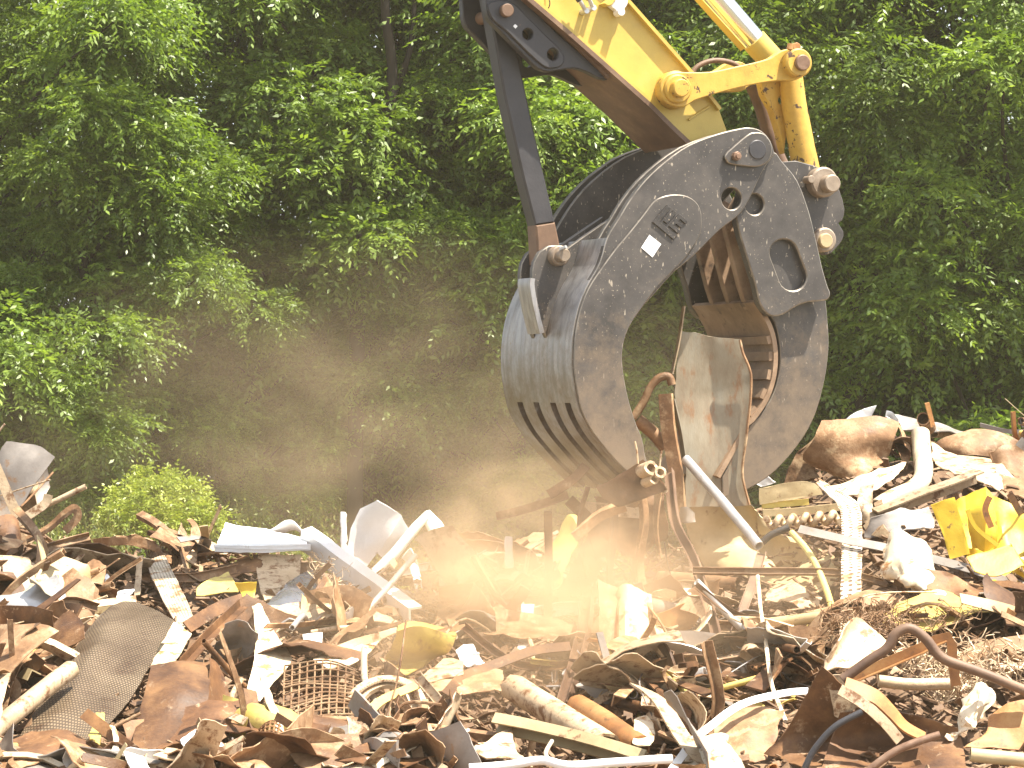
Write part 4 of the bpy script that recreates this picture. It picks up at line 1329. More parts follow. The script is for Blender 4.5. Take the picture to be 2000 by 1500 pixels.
for (x, y, r_) in ((1262, 918, 15), (1280, 926, 12), (1268, 940, 10)):
    tube(m_, [V(x - 8, y + 3, -.2), V(x + 10, y - 4, -.3)], r_ * .0031, .4, 12, .2)
cl = m_.build('clamp', TAN); tag(cl, 'cluster of bolts and clamp rings on the bracket plate', 'clamp')
m_ = MB(); sweep(m_, [V(1240, 862, -.22), V(1244, 880, -.22), (V(1246, 906, -.22))], prof('rod', .007)); m_.build('bolt', TAN, cl)
m_ = MB(); sweep(m_, [V(1292, 880, -.23), V(1290, 896, -.23), V(1288, 916, -.23)], prof('rod', .006)); m_.build('bolt', TAN, cl)
m_ = MB(); sweep(m_, [V(1280, 930, -.3), V(1300, 948, -.3), V(1304, 958, -.3), V(1290, 970, -.3)], prof('flat', .012)); m_.build('strap', TAN, cl)
B('open_pipe', GALV, 'grey hollow pipe with an open end slanting down from the gripped plate', 'pipe', [(1340, 896, .15), (1400, 966, -.1), (1482, 1066, -.5)], 'pipe', 9.5, lie=0, dY=0, Y=.1, wall=.16, lm='the open grey pipe')
B('long_bent_bar', WEAR, 'long dark bent bar hanging from the jaws to the heap', 'bar', [(1306, 920), (1312, 980), (1322, 1030), (1356, 1092), (1376, 1160), (1400, 1240), (1410, 1320)], 'channel', 9, lie=1.3, dY=0, Y=-.75, roll=.5, n=3, lm='the long hanging bar')
B('kinked_bar', WEAR, 'brown kinked bar hanging from the open pipe end, meeting the long bar', 'bar', [(1488, 1078), (1470, 1140), (1440, 1220), (1416, 1290), (1384, 1350), (1374, 1396)], 'channel', 9, lie=1.9, dY=0, Y=-1.15, roll=-.3, n=3)
S('ochre_sheet', OCHRE, 'large ochre sheet hanging below the gripped plate', 'sheet', [[(1310, 940), (1400, 950), (1466, 985), (1490, 1040)], [(1330, 990, .02), (1420, 1010, -.03), (1500, 1040), (1600, 1074, .05)], [(1346, 1050), (1430, 1070, -.03), (1520, 1090), (1640, 1090, .06)], [(1380, 1112), (1460, 1128), (1540, 1150), (1620, 1150, .06)]], lie=0, dY=0, Y=.55, cr=.03, nu=22, nv=16, lm='the ochre hanging sheet')
S('grey_cylinder_end', GREYS, 'small dark lump hanging in front of the ochre sheet', 'scrap piece', [[(1322, 996), (1340, 990, -.05), (1354, 1000)], [(1324, 1020), (1340, 1022, -.06), (1356, 1020)]], lie=0, dY=0, Y=.3, cr=.02)
B('shadow_shaft', RUSTD, 'dark post shaped as a shadow shaft under the left tines', 'post', [(1070, 1000), (1072, 1100), (1070, 1234)], 'square', 8, lie=0, dY=0, Y=.5)  # shadow shaft in the dust, modelled as a solid dark post
B('shadow_shaft', RUSTD, 'wide dark plate shaped as a shadow shaft below the bracket', 'post', [(1240, 976), (1238, 1060), (1236, 1142)], 'flat', 17, lie=0, dY=0, Y=.55, roll=1.4)  # another shaft of shade, built as a dark plate
B('slanting_shadow_shaft', RUSTD, 'broad dark beam shaped as a shadow shaft slanting down left', 'beam', [(1206, 990), (1160, 1080), (1096, 1200)], 'flat', 26, lie=0, dY=0, Y=.6, roll=1.3)  # slanting shade in the dust, built as a dark beam
B('dusty_rod', RUST, 'rusty angle bar poking out left under the tine tips', 'bar', [(968, 1008), (1040, 990), (1110, 966)], 'angle', 8, lie=0, dY=0, Y=.35)
B('dusty_rod', RUSTD, 'dark strut crossing under the left tine tips', 'bar', [(1072, 966), (1120, 936), (1146, 908)], 'flat', 10, lie=0, dY=0, Y=.1, roll=1.2)
B('dusty_rod', TAN, 'dusty flat bar below the bracket plate', 'bar', [(1130, 990), (1200, 996), (1290, 1004)], 'flat', 12, lie=0, dY=0, Y=.45, roll=1.4)
B('loose_wire', HOSE, 'thin black wire dangling left of the long hanging bar', 'wire', [(1298, 1060), (1304, 1096), (1316, 1140), (1326, 1180)], 'rod', 1.6, lie=0, dY=0, Y=-.1)

HB = [([(1110, 975), (1150, 1020), (1176, 1090)], 'flat', 12, .3, RUSTD, 'dark flat bar'), ([(1190, 960), (1200, 1040), (1190, 1120), (1204, 1190)], 'channel', 9, .1, WEAR, 'dark brown channel'),
      ([(1256, 960), (1262, 1030), (1250, 1110), (1268, 1180)], 'angle', 10, .0, RUST, 'rust brown angle bar'), ([(1150, 950), (1130, 1030), (1150, 1130)], 'round', 5, .2, RUSTD, 'dark thin rod'),
      ([(1286, 960), (1280, 1030), (1292, 1090)], 'flat', 13, .15, RUST, 'short rust brown flat bar'), ([(1220, 985), (1170, 1010), (1120, 1050)], 'angle', 9, -.05, RUST, 'rusty angle bar')]
for q_, kd, r_, yy, mt, nm in HB:
    B('hanging_scrap', mt, f'{nm} hanging in the dust ' + {0: 'left of the bracket plate tip', 1: 'under the middle of the bracket plate', 2: 'just left of the long hanging bar', 3: 'behind the left bars', 4: 'between bracket plate and ochre sheet', 5: 'slanting down left from the bracket plate'}[HB.index((q_, kd, r_, yy, mt, nm))], 'bar', q_, kd, r_, lie=0, dY=0, Y=yy, roll=1.1, twist=.4, wob=.012, group='bars hanging from the jaws')
S('hanging_sheet', RUSTD, 'dark crumpled sheet hanging in dust below the curved jaw tip', 'sheet', [[(1160, 968), (1240, 974), (1300, 962)], [(1174, 1020, -.1), (1236, 1030), (1306, 1010, -.1)], [(1190, 1074), (1240, 1090, -.08), (1296, 1060)]], lie=0, dY=0, Y=.5, cr=.05, rag=.03)

# ---- right
S('curved_plate', RUST, 'big curved rust plate on top of the right crest', 'plate', [[(1604, 822), (1660, 818), (1714, 812), (1756, 824)], [(1590, 856, -.05), (1650, 852, -.1), (1706, 850, -.1), (1746, 860, -.05)], [(1568, 898), (1626, 894, -.1), (1690, 896, -.1), (1730, 896)], [(1614, 920), (1652, 936, -.02), (1682, 930), (1702, 922)]], lie=0, dY=0, Y=1.3, cr=.008, nu=20, nv=18, lm='the curved rust plate')
S('white_shard', WHITE, 'white shard sticking up behind the curved rust plate', 'shard', [[(1652, 818), (1684, 800), (1712, 792)], [(1660, 822), (1690, 816), (1702, 814)]], lie=0, dY=0, Y=1.5)
S('grey_shard', GALV, 'small grey corner piece at the top right of the curved rust plate', 'shard', [[(1732, 802), (1744, 806), (1756, 820)], [(1730, 814), (1742, 820), (1752, 830)]], lie=0, dY=0, Y=1.45)
B('elbow_pipe', CREAM, 'fat cream pipe with an elbow on the right crest', 'pipe', [(1798, 846, .25), (1800, 880, .12), (1803, 930), (1784, 956), (1740, 974), (1712, 990)], 'pipe', 18, lie=0, dY=0, Y=1.0, taper=lambda t: 1 - .35 * max(0, t - .5), lm='the elbow pipe')
B('pipe_stub', RUST, 'round pipe end poking up behind the elbow pipe', 'pipe', [(1803, 818, -.05), (1808, 826, .1), (1816, 836, .25)], 'pipe', 13, lie=0, dY=0, Y=1.35, wall=.15)
B('rust_spike', RUSTO, 'orange rusty spike standing beside the round pipe end', 'spike', [(1811, 786), (1816, 808), (1822, 834)], 'square', 4.5, lie=0, dY=0, Y=1.3, wob=.012)
S('brown_cowl', RUST, 'brown cowl-shaped sheet on the far right crest', 'sheet', [[(1828, 864), (1866, 848), (1910, 838), (1960, 846), (1998, 864)], [(1826, 878), (1870, 872, -.1), (1912, 868, -.12), (1956, 872, -.1), (1990, 886)], [(1850, 890), (1880, 890, -.12), (1914, 890, -.14), (1940, 892, -.1), (1960, 892)]], lie=.2, dY=0, Y=1.4, cr=.02, lm='the brown cowl')
S('tan_sheet', TAN, 'torn tan sheet lying below the brown cowl', 'sheet', [[(1818, 872), (1868, 886), (1948, 906), (1990, 944)], [(1824, 900), (1880, 914), (1940, 936), (1976, 962)], [(1832, 912), (1888, 932), (1926, 948), (1960, 960)]], lie=.8, dY=-.2, cr=.025, rag=.02)
B('angle_beam', TAN, 'long angle beam sloping up right beneath the elbow pipe', 'angle beam', [(1712, 1010), (1810, 972), (1914, 932)], 'angle', 15, lie=.4, dY=-.35, roll=1.8)
S('white_strip_sheet', CREAM, 'broad whitish strip running right below the curved rust plate', 'strip', [[(1606, 950), (1660, 936), (1708, 922), (1770, 898)], [(1612, 962), (1662, 954), (1706, 944), (1760, 926)], [(1630, 970), (1670, 966), (1706, 956), (1746, 938)]], lie=.9, dY=-.3, cr=.02)
S('cream_shard', WHITE, 'white pointed shard at the foot of the straight jaw', 'shard', [[(1478, 946), (1494, 928), (1510, 940)], [(1486, 950), (1498, 948), (1516, 942)]], lie=.5, dY=-.3)
hs_ = tag(empty('yellow_housing', V(1920, 1120, -.6)), 'bright yellow machine housing broken open at the right edge', 'housing')
S('side_panel', YEL, None, None, [[(1818, 986), (1864, 970)], [(1840, 1040), (1880, 1026)], [(1856, 1092), (1894, 1082)]], lie=0, dY=-.05, Y=-1.05, cr=.006, parent=hs_)
S('hood', YEL, None, None, [[(1886, 970), (1926, 950, -.05), (1940, 970)], [(1888, 1000, -.08), (1926, 996, -.16), (1944, 1010, -.08)], [(1892, 1040, -.1), (1924, 1044, -.18), (1946, 1054, -.08)], [(1898, 1070), (1922, 1076, -.1), (1948, 1068)]], lie=0, dY=0, Y=-.95, cr=.010, cs=7, smooth=False, parent=hs_)
S('tray', YEL, None, None, [[(1888, 1088), (1930, 1076), (1976, 1064)], [(1896, 1104), (1938, 1096), (1986, 1084)], [(1904, 1116), (1946, 1124), (2000, 1104)]], lie=.9, dY=-.3, Y=-1.05, cr=.006, parent=hs_)
S('back_panel', YEL, None, None, [[(1864, 980), (1900, 962), (1950, 972), (2000, 1000)], [(1876, 1030), (1920, 1024, .05), (1960, 1036, -.05), (2010, 1050)], [(1890, 1090), (1930, 1100), (1970, 1104), (2014, 1110)], [(1904, 1124), (1940, 1136, -.1), (1980, 1140, -.1), (2020, 1140)]], lie=.3, dY=0, Y=-.8, cr=.02, cs=9, smooth=False, parent=hs_)
S('rim', YEL, None, None, [[(1974, 1062), (1990, 1086), (2010, 1110)], [(1982, 1082), (1996, 1106), (2014, 1136)]], lie=0, dY=-.12, Y=-1.15, cr=.004, parent=hs_)
B('brace', YEL, None, None, [(1890, 996), (1906, 1030), (1950, 1066)], 'square', 4, lie=0, dY=-.12, Y=-1.05, parent=hs_)
B('rust_bracket', RUSTO, None, None, [(1932, 970), (1924, 996), (1936, 1030)], 'angle', 6, lie=0, dY=-.2, Y=-1.05, parent=hs_)
LM.append((1910, 1040, 'the yellow housing'))
S('sheet_wad', CREAM, 'crumpled cream sheet wad left of the yellow housing', 'scrap wad', [[(1724, 1070), (1752, 1050), (1800, 1060), (1822, 1084)], [(1722, 1104), (1760, 1098, -.15), (1800, 1100, -.1), (1832, 1116)], [(1730, 1132), (1766, 1140, -.15), (1806, 1140, -.1), (1838, 1160)], [(1760, 1150), (1780, 1158), (1816, 1166), (1842, 1186)]], lie=.3, dY=-.3, cr=.05, cs=4, nu=22, nv=20)
rb = [(1478, 956, .08), (1520, 944, .03), (1560, 940), (1590, 946), (1618, 968), (1640, 1000)]
S('ribbed_ribbon', PERF, 'wide perforated ribbon bent over and hanging down at right of the jaws', 'ribbon', [[(1592, 944), (1604, 936)], [(1618, 968), (1632, 956)], [(1640, 996), (1676, 988)], [(1644, 1060), (1684, 1052)], [(1642, 1130), (1682, 1126)], [(1640, 1246), (1682, 1240)]], lie=1.5, dY=-.1, Y=-.6, cr=.006, nu=12, nv=36, lm='the perforated ribbon')
S('brown_band', OCHRE, 'brown curved band at the top of the perforated ribbon', 'band', [[(1482, 954), (1530, 944), (1566, 940), (1596, 946)], [(1484, 986), (1530, 978), (1570, 972), (1606, 966)]], lie=0, dY=0, Y=.1, cr=.01)
B('ochre_bar', OCHRE, 'ochre flat bar above the twisted chain', 'bar', [(1490, 1003), (1560, 998), (1640, 990)], 'square', 7, lie=0, dY=0, Y=.05)
B('yellow_bar', YELG, 'short yellow bar on top of the ochre flat bar', 'bar', [(1488, 987), (1530, 984), (1580, 980)], 'square', 6, lie=0, dY=0, Y=.12)
m_ = MB()
ch = []
for k in range(80):
    t = k / 79
    a = t * 5.5 * 2 * math.pi
    c = V(1496 + 144 * t, 1022 - 12 * t, .0)
    ch.append(c + Vector((0, .028 * math.sin(a), .028 * math.cos(a))))
sweep(m_, ch, prof('round', .021))
tag(m_.build('twisted_cable', TAN), 'thick twisted pinkish cable under the ochre bar', 'cable')
B('yellow_hose', PALEY, 'pale yellow bent hose hanging beside the perforated ribbon', 'hose', [(1546, 1040), (1574, 1072), (1594, 1104), (1614, 1152), (1630, 1208)], 'round', 6.5, lie=1.6, dY=-.3, Y=-.55, wob=.002, lm='the yellow hose')
B('ribbed_bar', GREYS, 'long notched bar running right across the heap behind the ribbon', 'bar', [(1560, 1032), (1690, 1062), (1840, 1096), (2020, 1150)], 'flat', 9, lie=1.5, dY=-.1, Y=-.85, roll=.9, wob=.008, lm='the long notched bar')
B('thin_strip', RUST, 'thin double strip curving right below the notched bar', 'strip', [(1352, 1114), (1480, 1116), (1640, 1120), (1740, 1144), (1800, 1178), (1858, 1230)], 'channel', 7, lie=2, dY=-.3, Y=-.8, roll=1.0)
B('dark_cable', HOSE, 'dark bent cable reaching right from the open pipe end', 'cable', [(1488, 1060), (1508, 1044), (1542, 1030)], 'round', 7, lie=0, dY=0, Y=-.1)
B('slim_rod', CREAM, 'slim pale rod standing right of the kinked bar', 'rod', [(1480, 1124), (1486, 1190), (1498, 1270), (1510, 1344), (1534, 1408)], 'rod', 4, lie=.7, dY=-.7)
B('scrap_pipe', OCHRE, 'tan pipe lying left of the brush of wires', 'pipe', [(1494, 1218), (1550, 1212), (1606, 1204)], 'pipe', 11, lie=.4, dY=-.4)
S('curled_sheet', GREYS, 'brown shadowed sheet curling between the two hanging bars', 'sheet', [[(1298, 1232), (1360, 1232), (1450, 1248)], [(1310, 1262, .1), (1370, 1268, .1), (1440, 1276, .1)], [(1312, 1278, .2), (1372, 1292, .2), (1420, 1296, .2)]], lie=.3, dY=-.45)
B('red_pipe_half', RUST, 'pink-brown half pipe lying behind the hanging bars', 'half pipe', [(1290, 1128), (1370, 1134), (1440, 1140)], 'pipe', 13, lie=.3, dY=-.3, ragged=.4)
S('brown_sheet', RUST, 'brown sheet propped left of the curved rust plate', 'sheet', [[(1566, 876), (1602, 842)], [(1540, 918), (1590, 900)], [(1528, 950), (1600, 934)]], lie=.1, dY=0, Y=1.35, cr=.02, rag=.02)
S('folded_brown_sheet', RUST, 'folded brown sheet at the right edge under the brown cowl', 'sheet', [[(1930, 884), (1970, 868), (2020, 880)], [(1944, 920), (1976, 930, -.1), (2020, 926)], [(1966, 968), (1990, 976), (2024, 980)]], lie=.1, dY=-.1, cr=.03, rag=.02)
S('grey_sheet', GREYS, 'grey-brown sheet in the gap under the angle beam', 'sheet', [[(1700, 1012), (1760, 1000), (1816, 986)], [(1690, 1050), (1760, 1044), (1824, 1030)]], lie=.1, dY=-.15, cr=.03, rag=.02)
S('twisted_ribbon', TAN, 'pale twisted ribbon right of the perforated ribbon', 'ribbon', [[(1680, 950), (1706, 946)], [(1674, 986, -.1), (1704, 990)], [(1684, 1020), (1720, 1016, -.1)], [(1700, 1046), (1760, 1066)]], lie=.2, dY=-.2, cr=.02)
S('brown_sheet', RUSTD, 'dark brown sheet lying right of the crumpled cream wad', 'sheet', [[(1800, 1110), (1860, 1120), (1930, 1150)], [(1790, 1150), (1864, 1164), (1940, 1190)]], lie=.3, dY=-.2, cr=.03, rag=.02)
S('tan_sheet', TAN, 'broad tan sheet between yellow hose and kinked bar', 'sheet', [[(1500, 1140), (1560, 1150), (1604, 1166)], [(1496, 1180), (1556, 1186), (1600, 1196)]], lie=.5, dY=-.2, cr=.03, rag=.02)
S('brown_sheet', RUST, 'broad rusty sheet in the foreground left of the rusty tank', 'sheet', [[(1400, 1400), (1460, 1384), (1530, 1390)], [(1390, 1450), (1450, 1450), (1516, 1440)], [(1400, 1484), (1460, 1490), (1500, 1478)]], lie=.4, dY=-.3, cr=.04, rag=.02)
S('brown_sheet', RUST, 'rusty sheet lying between toothed belt and dark arched strip', 'sheet', [[(840, 1330), (900, 1312), (980, 1306)], [(846, 1366), (910, 1360), (984, 1346)]], lie=.4, dY=-.25, cr=.03, rag=.02)
# foreground tank with bent iron
tk = tag(empty('rusty_tank', V(1640, 1400, -3.0)), 'big dark rusty tank corner in the right foreground', 'tank')
S('front_wall', RUSTD, None, None, [[(1606, 1300), (1644, 1336)], [(1570, 1368), (1640, 1410)], [(1532, 1430), (1620, 1460)], [(1496, 1474), (1600, 1510)]], lie=-.35, dY=0, Y=-3.45, cr=.012, nu=18, nv=18, parent=tk)
S('inner_wall', RUSTD, None, None, [[(1640, 1390), (1720, 1384), (1800, 1400), (1870, 1420)], [(1620, 1450), (1710, 1446, .1), (1800, 1450), (1880, 1462)], [(1600, 1516), (1710, 1516, .1), (1800, 1516), (1890, 1516)]], lie=0, dY=0, Y=-3.55, cr=.02, parent=tk)
S('top_plate', TAN, None, None, [[(1640, 1254), (1676, 1206, .2), (1706, 1226, .2), (1740, 1252, .2)], [(1612, 1292), (1650, 1268, .1), (1700, 1280, .1), (1726, 1276, .1)], [(1608, 1318), (1636, 1304), (1664, 1306), (1690, 1290)]], lie=0, dY=0, Y=-3.2, cr=.015, nu=16, parent=tk)
S('lower_plate', TAN, None, None, [[(1612, 1320), (1640, 1318), (1668, 1330)], [(1624, 1364), (1648, 1368), (1676, 1376)], [(1630, 1398), (1648, 1404), (1660, 1392)]], lie=0, dY=-.04, Y=-3.5, cr=.012, parent=tk)
LM.append((1620, 1400, 'the rusty tank'))
B('bent_iron', WEAR, 'thick dark bent iron arching over the rusty tank to the right edge', 'bar', [(1644, 1326), (1694, 1292), (1732, 1266), (1750, 1236), (1776, 1226), (1806, 1246), (1838, 1284), (1900, 1308), (2020, 1356)], 'round', 10, lie=0, dY=0, Y=-3.6, lm='the thick bent iron')
B('bent_angle', RUSTO, 'rust-orange angle frame behind the thick bent iron', 'frame', [(1640, 1336), (1720, 1300), (1800, 1266), (1852, 1244), (1860, 1290), (1868, 1340)], 'angle', 10, lie=0, dY=0, Y=-3.4, n=2)
B('curved_flange', RUSTO, 'curved rust-orange flange sweeping down from the tank top', 'flange', [(1650, 1338), (1706, 1358), (1740, 1390), (1768, 1420), (1806, 1440)], 'flat', 18, lie=0, dY=0, Y=-3.65, roll=.9, twist=-.5)
B('tan_flange', TAN, 'tan strip running below the curved orange flange', 'strip', [(1640, 1346), (1690, 1376), (1730, 1412), (1758, 1446)], 'flat', 11, lie=0, dY=0, Y=-3.75, roll=1.2)
B('dark_hose', LUG, 'dark curved tube in front of the rusty tank', 'tube', [(1572, 1500), (1592, 1462), (1630, 1420), (1684, 1390)], 'round', 6.5, lie=0, dY=0, Y=-3.9)
B('ribbed_hose', TAN, 'flattened ribbed hose under the thick bent iron', 'hose', [(1716, 1330), (1780, 1336), (1862, 1336)], 'round', 12, lie=0, dY=0, Y=-3.2)
B('threaded_rod', PINM, 'brown steel rod with a coupling in the right foreground', 'rod', [(1690, 1510), (1750, 1466), (1836, 1436)], 'round', 8, lie=0, dY=0, Y=-4.0)
B('end_pipe', OCHRE, 'tan pipe with a dark sleeve at the bottom right corner', 'pipe', [(1894, 1474), (1950, 1480), (2030, 1488)], 'pipe', 14, lie=0, dY=0, Y=-4.0)
S('orange_plate', RUSTO, 'orange rusty plate leaning at the lower right edge', 'plate', [[(1932, 1398), (1970, 1376), (2020, 1366)], [(1926, 1430), (1970, 1424), (2020, 1420)], [(1880, 1466), (1950, 1462), (2020, 1466)]], lie=.5, dY=-.2, Y=-3.4, cr=.02)
S('white_jug', CREAM, 'crumpled pale jug shape above the bottom right pipe', 'jug', [[(1880, 1362), (1916, 1344), (1940, 1356)], [(1868, 1392), (1910, 1376, -.14), (1942, 1376)], [(1866, 1430), (1900, 1420, -.12), (1924, 1404)], [(1846, 1440), (1880, 1436), (1904, 1420)]], lie=.4, dY=-.2, Y=-3.3, cr=.05, cs=5, rag=.02, smooth=False)
B('pink_strip', RUST, 'pinkish flat strip curving to the right edge', 'strip', [(1880, 1292), (1926, 1266), (2020, 1252)], 'flat', 16, lie=0, dY=0, Y=-2.6, roll=.9)
B('white_strip', WHITE, 'thin white strip arching across the foreground left of the tank', 'strip', [(1310, 1506), (1344, 1458), (1384, 1420), (1444, 1378), (1530, 1354), (1578, 1350)], 'flat', 8, lie=.6, dY=-.72, roll=.6)
S('fat_pipe_right', CREAM, 'white rounded pipe end at the right edge', 'pipe end', [[(1984, 1220), (2010, 1204)], [(1980, 1236), (2014, 1240)]], lie=0, dY=0, Y=-1.6)


def tangle(name, mat, label, cat, boxes, n, r, ln, Yc, sd):
    rnd = random.Random(sd)
    m = MB()
    for _ in range(n):
        x0, y0, x1, y1 = rnd.choice(boxes)
        p = V(rnd.uniform(x0, x1), rnd.uniform(y0, y1), Yc + rnd.uniform(-.15, .15))
        d = Vector((rnd.uniform(-1, 1), rnd.uniform(-1, .4), rnd.uniform(-.2, 1))).normalized() * ln
        c = Vector((rnd.uniform(-1, 1), rnd.uniform(-1, 1), rnd.uniform(-1, 1))) * ln * .5
        sweep(m, cat_loop([p, p + d * .5 + c * .5, p + d, p + d + c], 3, False), prof('rod', r)[::2], cap=False)
    return tag(m.build(name, mat), label, cat)


tangle('wire_brush', RUST, 'bristling brown wire tuft behind the rusty tank', 'wire tuft', [(1620, 1200, 1760, 1260), (1680, 1210, 1880, 1270)], 330, .0026, .12, -2.0, 3)
tangle('wire_mesh_heap', TAN, 'crumpled glinting wire mesh right of the ribbed hose', 'wire mesh', [(1760, 1270, 2000, 1340), (1820, 1330, 1890, 1390)], 420, .003, .10, -2.75, 4)
tangle('dry_vine', TAN, 'dry brown tendrils on the white channel and beige plate', 'dried plant', [(604, 1096, 660, 1200), (806, 1160, 870, 1200)], 150, .0022, .10, .6, 5)

def hull(pts):
    pts = sorted(set(pts))
    def half(ps):
        h = []
        for p in ps:
            while len(h) > 1 and (h[-1][0] - h[-2][0]) * (p[1] - h[-2][1]) - (h[-1][1] - h[-2][1]) * (p[0] - h[-2][0]) <= 0:
                h.pop()
            h.append(p)
        return h[:-1]
    return half(pts) + half(pts[::-1])


HULLS = [hull(h) for h in HULLS]
STRONG = [hull(h) for h in STRONG]


def blocked(px, py, HS=None, dys=(0, -28)):
    for dy in dys:
        y = py + dy
        for h in (HS or HULLS):
            ok = True
            for i in range(len(h)):
                a, b = h[i], h[(i + 1) % len(h)]
                if (b[0] - a[0]) * (y - a[1]) - (b[1] - a[1]) * (px - a[0]) < 0:
                    ok = False
                    break
            if ok:
                return True
    return False


# ------------------------------------------------------------------ the countless rest of the heap: single pieces, copied
FR = random.Random(21)


def lib_piece(kind, i):
    m = MB()
    q = FR.uniform
    if kind == 'wide_sheet':
        L_, W_ = q(.3, .6), q(.18, .34)
        b1 = q(-.12, .12)
        patch(m, [[(-L_, -W_ * q(.6, 1), 0), (0, -W_, b1), (L_ * q(.8, 1), -W_ * q(.5, 1), q(-.08, .08))], [(-L_ * q(.8, 1), 0, q(-.04, .04)), (0, 0, b1 + q(-.06, .06)), (L_, 0, 0)], [(-L_ * q(.7, 1), W_ * q(.6, 1), q(-.08, .08)), (q(-.1, .1), W_, b1), (L_ * q(.7, 1), W_ * q(.4, 1), q(-.05, .05))]], 14, 12, .007, q(.015, .04), q(2.5, 5), q(.01, .03), i + 170)
    elif kind == 'bent_sheet':
        L_, W_ = q(.24, .6), q(.07, .26)
        b1, b2 = q(-.16, .16), q(-.16, .16)
        rows = [[(-L_, -W_ + q(-.05, .05), q(-.06, .06)), (0, -W_ + q(-.04, .04), b1), (L_, -W_ + q(-.08, .12), q(-.06, .06))],
                [(-L_ + q(-.1, .1), 0, q(-.05, .05)), (0, 0, b2), (L_ + q(-.14, .1), 0, q(-.05, .05))],
                [(-L_ + q(-.05, .15), W_, q(-.08, .08)), (0, W_ + q(-.05, .05), b1 + q(-.08, .08)), (L_ + q(-.15, .05), W_, q(-.1, .1))]]
        patch(m, rows, 12, 9, .006, q(.01, .045), q(3, 6), q(.004, .03), i + 50)
    elif kind == 'torn_plate':
        L_, W_ = q(.12, .26), q(.08, .2)
        patch(m, [[(-L_, -W_, 0), (L_ * q(.3, 1), -W_, q(-.05, .05))], [(-L_ * q(.2, 1), W_, q(-.04, .04)), (L_, W_ * q(.5, 1), 0)]], 8, 8, q(.008, .016), .012, 5, .014, i + 90)
    elif kind == 'curled_sheet':
        L_, r_ = q(.12, .3), q(.05, .13)
        sp = q(1.8, 4.4)
        rows = []
        for k in range(7):
            a = sp * k / 6 - sp / 2
            rr = r_ * (1 + .3 * k / 6)
            rows.append([(-L_ + q(-.03, .03), rr * math.sin(a), -rr * math.cos(a) + r_ * .5), (0, rr * math.sin(a) * q(.9, 1.1), -rr * math.cos(a) + r_ * .5), (L_ + q(-.04, .04), rr * math.sin(a), -rr * math.cos(a) + r_ * .5)])
        patch(m, rows, 8, 16, .006, q(.008, .025), 5, .01, i + 130)
    elif kind == 'scrap_pipe':
        L_, r_ = q(.25, .7), q(.014, .042)
        k = q(-.12, .12)
        tube(m, cat_loop([Vector((-L_, 0, 0)), Vector((0, k, q(-.04, .04))), Vector((L_, 0, 0))], 6, False), r_, .2, 14, q(0, .3))
    else:
        L_ = q(.35, .95)
        k1, k2 = q(-.2, .2), q(-.16, .16)
        pts = cat_loop([Vector((-L_, q(-.05, .05), 0)), Vector((-L_ * .3, k1, k2)), Vector((L_ * .4, -k1 * q(-.5, 1), -k2 * q(-1, 1))), Vector((L_, q(-.08, .08), q(-.08, .08)))], 5, False)
        if kind == 'steel_strip':
            sweep(m, pts, prof('flat', q(.012, .07)), q(0, 3), q(-1.6, 1.6))
        elif kind == 'angle_bar':
            sweep(m, pts, prof('angle', q(.018, .04)), q(0, 6), q(-.8, .8))
        elif kind == 'channel_bar':
            sweep(m, pts, prof('channel', q(.025, .055)), q(0, 6), q(-.5, .5))
        elif kind == 'wire_rod':
            sweep(m, pts, prof('rod', q(.005, .011)))
    return m


